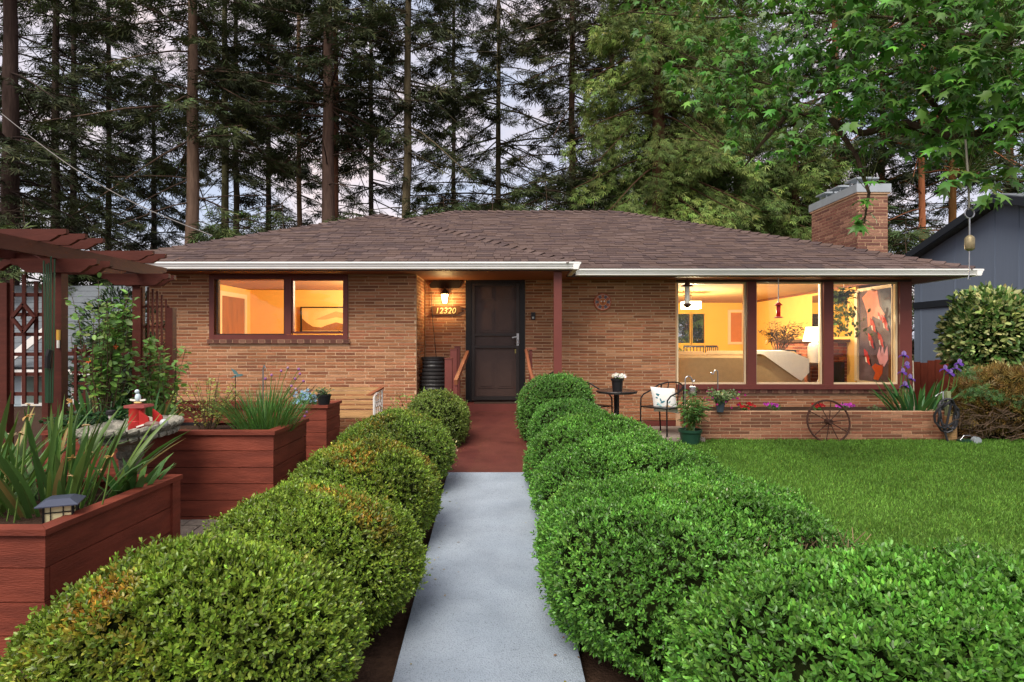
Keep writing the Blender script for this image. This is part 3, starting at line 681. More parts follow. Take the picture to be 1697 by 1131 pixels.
def lamp_light(name, loc, e_, r, col=(1, .70, .36), parent=None):
    l = bpy.data.lights.new(name, 'POINT'); l.energy = e_; l.shadow_soft_size = r; l.color = col
    o = bpy.data.objects.new(name, l); COL.objects.link(o); o.location = loc
    if parent is not None:
        o.parent = parent; o.matrix_parent_inverse = Matrix.Translation(-Vector(parent.location))
    return o
bl = thing('added_lamp', 'unseen lamp added to light the bedroom, right of the left window', 'lamp', (-2.3, 11.3, 1.03))  # added fixture, never in view, brightens the left room
MB().lathe((-2.3, 11.3, 1.035), [(.01, 0), (.14, .01), (.16, .05), (.16, .058)], 20).obj('diffuser', M_bulb, parent=bl)
lamp_light('bedroom_fill', (-2.3, 11.3, .9), 150, .12, (1, .92, .66), bl)
# living room furniture
sofa = thing('sofa', 'long tan sofa with its back to the big windows', 'sofa', (4.2, 11.3, FL))
sx0, sx1, sy = X(1100, 11.1), X(1333, 11.1), 11.1
def rbox(mb, x0, x1, y0, y1, z0, z1, r=.04):
    # box with chamfered top edges
    mb._push([(x0, y0, z0), (x1, y0, z0), (x1, y1, z0), (x0, y1, z0), (x0, y0, z1 - r), (x1, y0, z1 - r), (x1, y1, z1 - r), (x0, y1, z1 - r),
              (x0 + r, y0 + r, z1), (x1 - r, y0 + r, z1), (x1 - r, y1 - r, z1), (x0 + r, y1 - r, z1)],
             [(0, 3, 2, 1), (0, 1, 5, 4), (1, 2, 6, 5), (2, 3, 7, 6), (3, 0, 4, 7), (4, 5, 9, 8), (5, 6, 10, 9), (6, 7, 11, 10), (7, 4, 8, 11), (8, 9, 10, 11)]); return mb
rbox(MB(), sx0, sx1, sy, sy + .22, FL + .05, Z(590, sy)).obj('backrest', M_sofa, parent=sofa)
for i in range(3):
    a = sx0 + (sx1 - sx0) / 3 * i; rbox(MB(), a + .01, a + (sx1 - sx0) / 3 - .01, sy + .2, sy + .42, -.5, Z(583, sy) + .01 * (i % 2), .06).obj('back_cushion', M_sofa, parent=sofa)
rbox(MB(), sx0, sx1, sy + .23, sy + .95, FL + .05, -.58).obj('seat', M_sofa, parent=sofa)
rbox(MB(), sx1 - .2, sx1 + .001, sy + .221, sy + .95, FL + .051, -.4).obj('arm', M_sofa, parent=sofa)
blk = MB(); n = 14
pts = []
for i in range(n + 1):
    t = i / n; u_t = 1253 + t * 88
    top = 582 + (0 if t < .62 else (t - .62) * 34); low = 587 + (max(0, t - .12) * 62 if t < .85 else 45 + (t - .85) * -95)
    pts.append((P(u_t, top, sy - .02), P(u_t, max(low, top + 3), sy - .035)))
for (p0, q0), (p1, q1) in zip(pts[:-1], pts[1:]):
    bkw = Vector((0, .26, .012)); d = Vector((0, .012, 0))
    blk.quad(p0, p1, q1, q0); blk.quad(p0 + bkw, p1 + bkw, p1, p0); blk.quad(p0 + bkw - Vector((0, 0, .01)), p0 - Vector((0, 0, .01)) + d, p1 - Vector((0, 0, .01)) + d, p1 + bkw - Vector((0, 0, .01))); blk.quad(q0, q1, q1 + d, p1 + d, p0 + d, q0 + d)
blk.obj('throw_blanket', M_blanket, label='white knitted blanket draped over the right end of the sofa', cat='blanket')
tl_ = thing('table_lamp', 'lit white table lamp with fluted ceramic base beside the sofa', 'lamp', (X(1350, 11.8), 11.8, Z(603, 11.8)))
lx = X(1350, 11.8)
MB().lathe((lx, 11.8, Z(603, 11.8)), [(.10, 0), (.125, .02), (.125, .1), (.13, .2), (.13, .33), (.10, .39), (.03, .42), (.03, .44)], 24).obj('base', M_ceramic, parent=tl_, smooth=True)
shd = MB(); shd.lathe((lx, 11.8, Z(566, 11.8)), [(.215, 0), (.155, .28), (.15, .28), (.21, 0.001)], 28); shd.obj('lamp_shade', M_shade, parent=tl_, smooth=True)
lamp_light('table_bulb', (lx, 11.8, Z(566, 11.8) - .03), 14, .05, (1, .8, .5), tl_)
cd = MB(); cd.tube([(lx + .06, 11.78, Z(600, 11.8)), (lx + .02, 11.6, Z(620, 11.7)), (lx - .14, 11.5, Z(640, 11.6)), (lx - .2, 11.5, FL)], .008, 6); cd.obj('cord', M_white, parent=tl_)
st = thing('side_table', 'small dark wooden side table under the white lamp', 'table', (lx, 11.8, FL))
MB().box(lx - .24, lx + .24, 11.58, 12.02, Z(607, 11.8), Z(603, 11.8) - .001).obj('table_top', mat('dark_walnut', (86, 56, 38), rough=.4), parent=st)
for sx in (-1, 1):
    for sy_ in (-1, 1): MB().box(lx + sx * .2 - .02, lx + sx * .2 + .02, 11.8 + sy_ * .18 - .02, 11.8 + sy_ * .18 + .02, FL, Z(607, 11.8) - .001).obj('leg', MATS['dark_walnut'], parent=st)
# pendant ceiling light
pl = thing('ceiling_light', 'glowing white box ceiling light at the back of the living room', 'lamp', (X(1145, 13.6), 13.6, Z(512, 13.6)))
pxx = X(1145, 13.6); MB().box(pxx - .19, pxx + .19, 13.45, 13.75, Z(512, 13.6), Z(500, 13.6)).obj('shade', mat('lit_shade', (255, 240, 210), emit=3.2, emitcol=(255, 232, 180), var=.02), parent=pl)
MB().tube([(pxx, 13.6, Z(500, 13.6)), (pxx, 13.6, CZ_ - .002)], .012, 8).obj('stem', M_steel, parent=pl)
lamp_light('ceiling_bulb', (pxx, 13.6, Z(512, 13.6) - .12), 300, .15, (1, .86, .56), pl)
wl2 = thing('added_lamp', 'unseen lamp added above the bay window header to light the sofa back', 'lamp', (4.6, 10.85, 1.03))  # added fixture, never in view, brightens the back of the sofa
MB().lathe((4.6, 10.85, 1.04), [(.01, 0), (.14, .008), (.16, .045), (.16, .054)], 20).obj('diffuser', M_bulb, parent=wl2)
lamp_light('sofa_fill', (4.6, 10.85, 1.03), 80, .02, (1, .84, .58), wl2)
# dining chairs
for i, u_ in enumerate((1150, 1180)):
    dc = thing('dining_chair', ['dark spindle-back chair seen over the sofa through the left bay window', 'dark spindle-back chair half hidden, right of the other one behind the sofa'][i], 'chair', (X(u_, 15), 15, FL), 'dining chairs behind the sofa')
    cx = X(u_, 15); wd = .26 if i == 0 else .16
    MB().bar((cx - wd, 15, Z(574.5, 15)), (cx + wd, 15 + .1 * i, Z(574.5, 15)), .03, .05).obj('top_rail', M_blackplastic, parent=dc)
    for k in range(7):
        t = -1 + 2 * k / 6; MB().tube([(cx + t * wd * .95, 15 + .02, -.55), (cx + t * wd * .95, 15.02, Z(575, 15))], .013, 5).obj('spindle', M_blackplastic, parent=dc)
    MB().box(cx - wd, cx + wd, 15, 15.45, -.6, -.55).obj('seat', M_blackplastic, parent=dc)
    for sx in (-1, 1):
        for yy in (15.03, 15.42): MB().tube([(cx + sx * wd * .9, yy, FL), (cx + sx * wd * .8, yy, -.6)], .018, 6).obj('leg', M_blackplastic, parent=dc)
# fireplace and mirror
fp = thing('fireplace', 'red brick fireplace with dark mantel at the right living room wall', 'fireplace', (6.4, 12.9, FL))
fx0 = 6.02
core = MB().box(fx0 + .02, 6.715, 12.12, 13.8, FL, -.02).obj('hearth_body', M_mortar, parent=fp)
for side in range(2):
    r = random.Random(5 + side)
    for i in range(14):
        z = FL + .01 + i * .07; x = 0; Wd = (6.715 - fx0) if side == 0 else 1.68
        x = -(i % 2) * .1
        while x < Wd:
            a, b = max(0, x), min(Wd, x + .2); x += .21
            if b - a < .03: continue
            mb = MB(); mb.col = s2l(r.choice([(150, 78, 48), (132, 66, 42), (164, 92, 58), (120, 60, 40)]))
            if side == 0: mb.box(fx0 + a + .003, fx0 + b, 12.1, 12.119, z, z + .056)
            else: mb.box(fx0, fx0 + .019, 12.12 + a, 12.12 + b, z, z + .056)
            mb.obj('brick', M_firebrick, parent=core)
MB().box(fx0 - .12, 6.716, 11.98, 13.9, -.018, .035).obj('mantel', MATS['dark_walnut'], parent=fp)
MB().box(6.36, 6.66, 12.08, 12.098, FL, -.42).obj('fire_screen', M_blackmetal, parent=fp)
mi = thing('wall_mirror', 'frameless mirror above the mantel reflecting the ceiling light', 'mirror', (6.7, 12.9, .1)); MB().box(6.69, 6.715, 12.1, 13.45, .1, 1.0).obj('glass', M_mirror, parent=mi)
# stained glass side window panel
sg = thing('stained_glass_panel', 'stained glass panel with red fish and pink coral in the side window', 'stained glass', (6.74, 11.2, -.75))
gy0, gy1, gz0_, gz1_ = 10.66, 11.72, Z(637, 10.6), Z(476, 10.6)
mb = MB(); mb.box(6.70, 6.79, gy0 - .03, gy0, gz0_ - .02, gz1_ + .02).box(6.70, 6.79, gy1, gy1 + .09, gz0_ - .02, gz1_ + .02).box(6.701, 6.789, gy0 + .0005, gy1 - .0005, gz0_ - .06, gz0_ - .001).box(6.701, 6.789, gy0 + .0005, gy1 - .0005, gz1_ + .001, gz1_ + .06)
mb.obj('wooden_frame', M_creamtrim, parent=sg, kind='stuff')
MB().box(6.74, 6.748, gy0, gy1, gz0_, gz1_).obj('backing_glass', mat('smoky_glass', (92, 76, 84), rough=.25, var=.3, vs=4, stretch=(1, 1, 2)), parent=sg)
def sgp(nm, poly, col, lift=.004):
    # poly in (0..1 from far to near edge, 0..1 from bottom)
    mb = MB(); mb.col = s2l(col)
    mb.prism([((1 - a) * (gy1 - gy0), b * (gz1_ - gz0_)) for a, b in poly], (6.74, gy0, gz0_), (0, 1, 0), (0, 0, 1), (-lift, 0, 0)); mb.obj(nm, mat('art_glass', attr=True, rough=.25, var=.15, vs=10), parent=sg)
sgp('dark_water', [(.62, 1), (1, 1), (1, .62), (.85, .6), (.72, .72)], (66, 70, 82), .003)
sgp('coral', [(.1, .93), (.3, 1), (.55, .99), (.62, .82), (.78, .72), (.6, .68), (.42, .72), (.36, .62), (.28, .6), (.26, .75), (.18, .85)], (226, 140, 120))
for fx_, fz_, s_ in ((.46, .6, 1), (.8, .62, 1.1), (.4, .43, 1.05), (.68, .44, 1), (.28, .25, 1.1), (.64, .7, .6)):
    q = .1 * s_
    fish = [(-q * 1.1, q * 2.0 * .8), (-q * .2, q * 1.1), (q * .5, -q * .1), (q * .9, -q * 1.1), (q * .2, -q * .9), (-q * .6, -q * .1), (-q * 1.0, q * .6)]
    sgp('red_fish', [(fx_ + a, fz_ + b * .62) for a, b in fish], (196, 52, 40), .006)
    sgp('white_stripe', [(fx_ - q * .75, fz_ + q * .1), (fx_ - q * .45, fz_ + q * .2), (fx_ - q * .2, fz_ - q * .4), (fx_ - q * .5, fz_ - q * .35)], (226, 220, 214), .0075)
    sgp('black_band', [(fx_ + q * .55, fz_ + q * .0), (fx_ + q * 1.0, fz_ - q * .65), (fx_ + q * .9, fz_ - q * .8), (fx_ + q * .35, fz_ - q * .15)], (38, 34, 36), .0075)
sgp('pink_anemone', [(.55, .28), (.62, .38), (.66, .3), (.7, .42), (.75, .3), (.84, .4), (.86, .25), (.75, .17), (.62, .2)], (214, 160, 180))
sgp('orange_coral', [(.4, .16), (.5, .2), (.62, .18), (.72, .2), (.7, .1), (.58, .02), (.44, .03), (.5, .1)], (190, 84, 44))
sgp('kelp', [(.86, .0), (.88, .3), (.94, .5), (1, .5), (1, .0)], (96, 62, 40))

# ------------------------------------------------------------------ plant builders
def curve_pts(p, d, L_, bend, n=5):
    p = Vector(p); d = Vector(d).normalized(); pts = [p.copy()]
    for i in range(n):
        p = p + d * (L_ / n); d = (d + Vector(bend) / n).normalized(); pts.append(p.copy())
    return pts
def leafy(name, label, cat, base, height, radius, nst, nl, ls, col, seed, tmpl=T_OVAL, stem_m=None, low=.3, droop=.2, group=None, flowers=None, zsq=1.0, stem_r=.006, parent=None, fmat=None, hue=.12):
    g = np.random.default_rng(seed); r = random.Random(seed); b = Vector(base)
    t = parent or thing(name, label, cat, tuple(b), group)
    sm = MB(); tips = []
    for i in range(nst):
        a = r.uniform(0, 6.28); rr = radius * math.sqrt(r.random()); hh = height * r.uniform(.65, 1.0) * (1 - .25 * rr / max(radius, .01))
        e_ = b + Vector((math.cos(a) * rr, math.sin(a) * rr, hh)); s0 = b + Vector((math.cos(a), math.sin(a), 0)) * rr * .18
        m_ = s0.lerp(e_, .5) + Vector((-math.cos(a), -math.sin(a), 0)) * rr * .12 + Vector((r.uniform(-.04, .04), r.uniform(-.04, .04), 0)) * height
        pts = [s0, s0.lerp(m_, .5) * .75 + s0.lerp(e_, .25) * .25, m_, m_.lerp(e_, .5), e_]; tips.append(pts)
        sm.tube(pts, [stem_r * (1 - .15 * k) for k in range(5)], 5)
    sm.obj('stems', stem_m or M_greenstem, parent=t, kind='stuff')
    ids = g.integers(0, nst, nl); tt = low + (1 - low) * g.random(nl) ** .8
    A_ = np.array([[tuple(p) for p in tp] for tp in tips]); k = np.minimum((tt * 4).astype(int), 3); f_ = (tt * 4 - k)[:, None]
    pos = A_[ids, k] * (1 - f_) + A_[ids, k + 1] * f_
    out_ = g.normal(0, 1, (nl, 3)); out_[:, 2] *= .4; ax = norm(out_); pos = pos + ax * (ls * .45) * g.random((nl, 1)) * 2
    ax[:, 2] += .15 - droop * g.random(nl)
    nr = g.normal(0, .35, (nl, 3)); nr[:, 2] += 1; nr[:, 1] -= .3
    if flowers is None or nl > 0:
        leaves('leaves', pos, ax, nr, ls * (.65 + .6 * g.random(nl)), tmpl, jit(col, nl, .22, g, hue), M_leaf, t)
    if flowers:
        fc, nf, fs, topfrac = flowers
        fi = g.integers(0, nst, nf); fp_ = A_[fi, 4] * 1.0; fp_ += g.normal(0, radius * .25, (nf, 3)) * [1, 1, .35]
        if topfrac < 1: fp_[:, 2] -= (1 - topfrac) * height * g.random(nf)
        pp = np.repeat(fp_, 5, 0); a5 = np.tile(np.arange(5) * 2 * np.pi / 5, nf) + np.repeat(g.random(nf) * 6, 5)
        ax5 = np.stack([np.cos(a5), -.5 * np.ones_like(a5) + np.sin(a5) * .35, np.sin(a5)], 1)
        leaves('flowers', pp, ax5, np.tile([[0, -1, .4]], (len(pp), 1)) + g.normal(0, .2, (len(pp), 3)), np.full(len(pp), fs), T_OVAL, np.repeat(jit(fc, nf, .18, g, .06), 5, 0), fmat or M_petal, t)
    return t
def ribbon(mb, base, d, L_, wd, bend, n=6, twist=0.0):
    pts = curve_pts(base, d, L_, bend, n); side = Vector(d).cross(Vector((0, 0, 1)))
    side = side.normalized() if side.length > 1e-4 else Vector((1, 0, 0))
    side = (Matrix.Rotation(twist, 3, 'Z') @ side); vs_ = []
    for i, p in enumerate(pts):
        t = i / n; w_ = wd * (.75 + .5 * t if t < .5 else (1.0) * (1 - ((t - .5) / .5) ** 2.2) + .02)
        dd = (pts[min(i + 1, n)] - pts[max(i - 1, 0)]).normalized(); nn_ = side.cross(dd)
        vs_ += [p - side * w_ / 2, p + nn_ * w_ * .18, p + side * w_ / 2]
    fs = []
    for i in range(n): fs += [(3 * i, 3 * i + 1, 3 * i + 4, 3 * i + 3), (3 * i + 1, 3 * i + 2, 3 * i + 5, 3 * i + 4)]
    return mb._push(vs_, fs)
def strap_clump(name, label, cat, base, n, L_, wd, spread, col, seed, rx=.2, ry=.15, group=None, bias=(0, 0, 0), single=True, bend=.9, parent=None):
    r = random.Random(seed); b = Vector(base); t = parent or thing(name, label, cat, tuple(b), group); cl = s2l(col); J = MB()
    for i in range(n):
        a = r.uniform(0, 6.28); q = math.sqrt(r.random()); s0 = b + Vector((math.cos(a) * rx * q, math.sin(a) * ry * q, 0))
        d = Vector((math.cos(a) * spread * q + r.gauss(0, .12), math.sin(a) * spread * q + r.gauss(0, .12), 1)) + Vector(bias)
        k = math.exp(r.gauss(0, .22)); c = (cl[0] * k * r.uniform(.8, 1.25), cl[1] * k, cl[2] * k * r.uniform(.8, 1.3))
        if single and r.random() < .05: c = s2l((150, 132, 78))
        mb = MB() if single else J; mb.col = c
        h = Vector((d.x, d.y, 0)); ribbon(mb, s0, d, L_ * r.uniform(.55, 1.05), wd * r.uniform(.7, 1.15), h * bend * r.uniform(.3, 1.3) + Vector((r.gauss(0, .12), r.gauss(0, .12), -bend * .6 * r.random())), 6, r.uniform(-.9, .9))
        if single: mb.obj('leaf', M_leaf, parent=t, smooth=True)
    if not single: J.obj('leaves', M_leaf, parent=t, kind='stuff', smooth=True)
    return t

# ------------------------------------------------------------------ clipped box hedges along the walk
def boxbush(label, x, y, rx, ry, zt, n, ls, col, seed, amber=0.0, group='clipped box bushes lining the walk', lumpa=.05, bare=None, pw=2.3):
    g = np.random.default_rng(seed); z0 = gz(x, y) - .03; h = zt - z0
    t = thing('box_bush', label, 'bush', (x, y, z0), group)
    c = np.array([x, y, z0 + h * .46])
    def surf(d, s=1.0):
        rz = np.where(d[:, 2] > 0, h * .54, h * .5); p = pw
        r = (np.abs(d[:, 0] / rx) ** p + np.abs(d[:, 1] / ry) ** p + np.abs(d[:, 2] / rz) ** p) ** (-1 / p)
        q = c + d * r[:, None] * s
        return q
    m = int(n * 2.6); d = rdir(m, g); q = surf(d)
    e_ = .02; gr = np.stack([np.sign(d[:, 0]) * np.abs((q[:, 0] - c[0]) / rx) ** 1.7 / rx, np.sign(d[:, 1]) * np.abs((q[:, 1] - c[1]) / ry) ** 1.7 / ry, np.sign(d[:, 2]) * np.abs((q[:, 2] - c[2]) / (h * .54)) ** 1.7 / (h * .54)], 1)
    nr = norm(gr)
    tocam = norm(-q); keep = ((nr * tocam).sum(1) > -.45) & (q[:, 2] > z0 + .01); q = q[keep]; nr = nr[keep]
    if bare is not None:
        bb = np.linalg.norm((q - np.array(bare[0])) / np.array(bare[1]), axis=1); k2 = (bb > 1) | (g.random(len(q)) < .3 + .0 * bb); q = q[k2]; nr = nr[k2]
    lm = lump(q, 7, seed) * lumpa + lump(q, 19, seed + 1) * lumpa * .45
    q = q + nr * lm[:, None]
    q = q[:n]; nr = nr[:n]; N = len(q); q = q - nr * (np.abs(g.normal(0, .03, (N, 1)))) + nr * .035 * (g.random((N, 1)) < .05)
    ax = norm(nr * .9 + g.normal(0, .42, (N, 3)) + [0, 0, .25])
    # sprig of seven leaves
    tmpl_dirs = []
    P_, A_, N_, S_, C_ = [], [], [], [], []
    up = norm(np.cross(ax, g.normal(0, 1, (N, 3)))); bi = np.cross(ax, up)
    patch = (lump(q, 4.5, seed + 5) * .5 + lump(q, 11, seed + 9) * .35)
    base = np.array(s2l(col)); amb = np.array(s2l((178, 124, 50)))
    am = np.clip((patch - .03) * 2.2, 0, 1)[:, None] * amber * (np.clip(nr[:, 2:3] + .1, 0, 1))
    am = am * (g.random((N, 1)) < .5)
    tone = np.exp(.32 * (lump(q, 9, seed + 21) + .6 * lump(q, 26, seed + 3)))[:, None]
    for j in (0, 1, 2, 3, 4, 6):
        an = j * 2.4 + g.random(N) * .6; el = .95 if j < 4 else .5
        if j == 6: el = .15
        dd = norm(ax * math.cos(el) + (up * np.cos(an)[:, None] + bi * np.sin(an)[:, None]) * math.sin(el))
        P_.append(q + ax * (ls * (.25 + .17 * j) - ls * .6)); A_.append(dd); N_.append(norm(ax * .9 - dd * .3 + g.normal(0, .25, (N, 3))))
        S_.append(ls * (.8 + .4 * g.random(N)) * (1.0 if j < 5 else .8))
        k = np.exp(g.normal(0, .3, (N, 1))) * (1 + .14 * (j - 3)) * tone
        c_ = (base * (1 - am) + amb * am) * k * np.exp(g.normal(0, .08, (N, 3)))
        pale = (g.random((N, 1)) < .004) * (j == 6); c_ = c_ * (1 - pale) + np.array([.75, .7, .55]) * pale
        C_.append(c_)
    leaves('foliage', np.concatenate(P_), np.concatenate(A_), np.concatenate(N_), np.concatenate(S_), T_LEAF if y < 3 else T_DIA, np.clip(np.concatenate(C_), .004, .9), M_box, t)
    # solid dark core against see-through; shade between leaves is in its colour
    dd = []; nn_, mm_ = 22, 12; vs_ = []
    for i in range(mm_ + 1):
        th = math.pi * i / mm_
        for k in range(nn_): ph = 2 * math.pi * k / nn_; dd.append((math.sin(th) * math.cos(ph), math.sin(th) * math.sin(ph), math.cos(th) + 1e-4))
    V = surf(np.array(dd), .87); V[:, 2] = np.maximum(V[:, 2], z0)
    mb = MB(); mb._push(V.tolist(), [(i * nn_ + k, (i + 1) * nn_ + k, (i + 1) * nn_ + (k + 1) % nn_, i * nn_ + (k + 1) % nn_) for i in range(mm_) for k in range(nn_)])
    mb.obj('dark_core', M_inner, parent=t)
    if bare is not None:
        tw = MB(); r = random.Random(seed)
        for i in range(130):
            p = Vector(bare[0]) + Vector((r.uniform(-1, 1) * bare[1][0], r.uniform(-.6, .3) * bare[1][1], r.uniform(-1, .6) * bare[1][2]))
            tw.tube([p, p + Vector((r.gauss(0, .03), r.gauss(-.02, .03), .12))], [.004, .002], 4)
        tw.obj('bare_twigs', mat('pale_twig', (150, 126, 96), rough=.9, var=.3), parent=t, kind='stuff')
    return t
GL, GR = (114, 138, 48), (92, 140, 54)
LA = .055
boxbush('amber-tinged box bush nearest the camera, left of the walk', -1.4, 2.66, .7, .56, -.925, 9000, .025, GL, 1, 1.0, lumpa=.045, pw=2.0)
boxbush('amber-topped box bush second from the camera, left of the walk', -1.23, 3.74, .67, .6, -.925, 8800, .024, GL, 2, 1.0, lumpa=.045, pw=2.05)
boxbush('rounded box bush third from the camera, left of the walk', -1.2, 4.98, .62, .6, -.835, 7400, .024, GL, 3, 1.0, lumpa=.045, pw=2.05)
boxbush('box bush fourth from the camera, left of the walk beside the bench', -1.22, 6.3, .61, .66, -.755, 7000, .024, (108, 134, 50), 4, .8, lumpa=.045, pw=2.1)
boxbush('small box bush nearest the door, left of the ramp', -1.02, 8.15, .42, .6, -.70, 5500, .024, (108, 128, 56), 5, .4, lumpa=.035)
boxbush('wide bright green box bush nearest the camera, right of the walk', 1.6, 2.3, .95, .6, -.87, 12500, .026, GR, 6, .06, lumpa=.05, pw=2.5)
boxbush('low box bush at the bottom right corner of the lawn', 3.15, 2.42, .86, .6, -.95, 8500, .026, GR, 7, .04, lumpa=.05, pw=2.5)
boxbush('broad box bush with bare twiggy patch, right of the walk', 1.08, 3.74, .9, 1.0, -.91, 15500, .025, GR, 8, .08, lumpa=.06, bare=((1.5, 3.2, -1.2), (.36, .4, .2)), pw=2.6)
boxbush('box bush third from the camera, right of the walk', 1.02, 5.25, .84, .68, -.88, 7800, .025, GR, 9, .05, lumpa=.055)
boxbush('box bush fourth from the camera, right of the walk before the bistro table', .92, 6.35, .76, .68, -.81, 7000, .025, GR, 10, .05, lumpa=.05)
boxbush('small box bush right of the ramp next to the porch ball bush', .72, 7.38, .53, .58, -.74, 5500, .025, (88, 136, 56), 11, .05, lumpa=.04)
boxbush('round ball-shaped box bush beside the porch post', .62, 8.3, .54, .52, -.46, 6500, .025, (88, 132, 56), 12, .08, lumpa=.04)
# ------------------------------------------------------------------ conifers behind the house
def conifer(label, u, D, r0, zf, ztop, Lm, nb, dens, seed, col=(60, 68, 42), bark=(98, 76, 60), lean=0.0, name='conifer_tree', sp=.36, droop=.3, hang=.35, el0=-.05, bare=10, group='conifers behind the house', gz_=-1.5, zmax=None, taper=.6):
    g = np.random.default_rng(seed); r = random.Random(seed); bx = X(u, D)
    t = thing(name, label, 'tree', (bx, D, gz_), group)
    def cx(z): return bx + lean * (z - gz_)
    tb = MB(); zz = np.linspace(gz_, ztop, 12)
    tb.col = s2l(bark); tb.tube([(cx(z) + r.gauss(0, .02), D + r.gauss(0, .02), z) for z in zz], [r0 * (1.12 if i == 0 else 1 - taper * i / 11) for i in range(12)], 10)
    tb.obj('trunk', M_bark, parent=t, smooth=True)
    br = MB(); br.col = s2l((bark[0] * .75, bark[1] * .75, bark[2] * .75)); P_, A_, N_, S_, C_ = [], [], [], [], []
    base = np.array(s2l(col))
    for i in range(nb + bare):
        dead = i >= nb
        z = (zf - (zf - gz_) * .55 * r.random()) if dead else zf + (ztop - zf) * (r.random() ** .95)
        rel = max(0, (z - zf) / (ztop - zf)); Lb = Lm * (.5 + .5 * (1 - rel) ** .8) * r.uniform(.55, 1.12) * (.6 if dead else 1)
        a = r.uniform(0, 2 * math.pi); d = np.array([math.cos(a), math.sin(a), 0]); sd_ = np.array([-d[1], d[0], 0])
        e0 = el0 + r.gauss(0, .24); dr = droop * r.uniform(.6, 1.4); p0 = np.array([cx(z), D, z])
        f = lambda s: p0 + d * (s * Lb)[:, None] + np.array([0, 0, 1.0]) * ((e0 * s - dr * s ** 1.8 + .25 * dr * s ** 4) * Lb)[:, None]
        s = np.linspace(0, 1, 5); pts = f(s); br.tube([tuple(q) for q in pts], [.035 * (Lb / 4) * (1 - .8 * k / 4) + .006 for k in range(5)], 4, cap=False)
        if dead: continue
        m = max(6, int(Lb * dens)); nc = max(2, m // 8); s = (.15 + .85 * g.random(nc) ** .75)[g.integers(0, nc, m)] + g.normal(0, .035, m); s = np.clip(s, .08, 1.03); q = f(s)
        wv = (.26 * Lb * (1 - s) * .9 + .12) * np.sin(s * 97.0 * (1 + (seed % 5) * .2)) * (.6 + .5 * g.random(m)) + g.normal(0, .09, m)
        q = q + sd_ * wv[:, None]; q[:, 2] -= np.abs(wv) * .3 + g.random(m) * hang * .5
        ax = d * (.55 + .3 * g.random((m, 1))) + sd_ * np.sign(wv)[:, None] * (.5 + .4 * g.random((m, 1))) + g.normal(0, .25, (m, 3)); ax[:, 2] -= hang * (.4 + g.random(m))
        nr = g.normal(0, .45, (m, 3)); nr[:, 2] += 1
        k = np.exp(g.normal(0, .28)) * np.exp(g.normal(0, .3, (m, 1)))
        P_.append(q); A_.append(ax); N_.append(nr); S_.append(sp * (.6 + .7 * g.random(m))); C_.append(base * k * np.exp(g.normal(0, .1, (m, 3))))
    br.obj('branches', M_bark, parent=t, kind='stuff')
    leaves('crown', np.concatenate(P_), np.concatenate(A_), np.concatenate(N_), np.concatenate(S_), T_SPRAY, np.clip(np.concatenate(C_), .004, .5), M_needle, t)
    return t
DK = (62, 70, 44)
conifer('big dark fir trunk at the far left edge', 16, 20, .33, 4.5, 17, 4.2, 80, 26, 101, DK, (74, 60, 54))
conifer('slender dark fir second from the left', 92, 27, .22, 5.0, 21, 5.2, 120, 24, 102, DK, (66, 56, 48))
conifer('slender dark fir third from the left, close to the second', 122, 31, .2, 5.0, 23, 5.4, 110, 22, 103, (58, 66, 42), (70, 60, 52))
conifer('tall straight fir with bare brown trunk left of the roof', 316, 21.5, .27, 6.8, 16.5, 4.6, 80, 28, 104, (68, 76, 46), (124, 102, 86), lean=.006)
conifer('thin mossy fir right behind the bare brown trunk', 373, 30, .22, 8.0, 22, 4.2, 80, 24, 105, DK, (84, 82, 58))
conifer('thin fir beside the mossy one, a little further right', 391, 32, .19, 8.0, 23, 4.2, 76, 24, 106, DK, (78, 72, 56))
conifer('thin light-barked fir above the left chimneyless hip', 496, 31, .16, 7.5, 22, 4.0, 76, 24, 107, DK, (122, 98, 76))
conifer('thick fir trunk of a close pair behind the left roof', 543, 24, .31, 8.6, 18, 4.6, 86, 26, 108, DK, (116, 94, 82))
conifer('thinner reddish trunk of the close pair', 556, 26, .17, 8.6, 19, 4.2, 70, 24, 109, DK, (122, 84, 66))
conifer('leaning mossy fir over the roof valley', 670, 23.5, .21, 7.4, 17.5, 4.8, 76, 26, 110, (66, 74, 46), (104, 94, 72), lean=.012)
conifer('thin crooked fir behind the middle of the ridge', 826, 28, .17, 5.4, 20, 5.0, 100, 24, 111, (68, 74, 46), (96, 88, 68))
conifer('dark fir right of the ridge middle', 948, 26, .2, 4.6, 19, 4.6, 130, 26, 112, (66, 70, 44), (98, 76, 62))
conifer('dense dark fir behind the drooping cedar', 1015, 31, .22, 4.0, 23, 5.2, 130, 24, 113, DK, (80, 62, 50))
conifer('dark fir half hidden above the chimney', 1384, 26, .22, 4.5, 19, 4.6, 110, 24, 114, (62, 74, 44), (132, 88, 62))
conifer('straight orange-barked trunk right of the chimney', 1528, 23.5, .15, 7.5, 17, 4.0, 70, 24, 115, (60, 72, 44), (176, 112, 76))
conifer('ochre-barked trunk behind the grey neighbouring roof', 1579, 27, .2, 6.8, 19, 4.2, 80, 24, 116, (60, 72, 44), (160, 116, 68))
conifer('dark fir at the far right behind the grey house', 1672, 29, .22, 4.0, 21, 5.0, 110, 24, 117, (64, 74, 46), (98, 76, 54))
conifer('dark fir between chimney and orange trunk', 1462, 30, .2, 3.2, 21, 4.6, 120, 24, 118, (58, 70, 42), (108, 76, 58))
conifer('distant fir filling the gap left of the mossy pair', 255, 38, .22, 1.5, 17, 5.0, 110, 16, 119, (62, 70, 52), (70, 60, 52), sp=.5)
conifer('distant fir between the close pair and the leaning fir', 615, 38, .2, 2.5, 24, 5.0, 100, 16, 120, (62, 70, 52), (70, 60, 52), sp=.5)
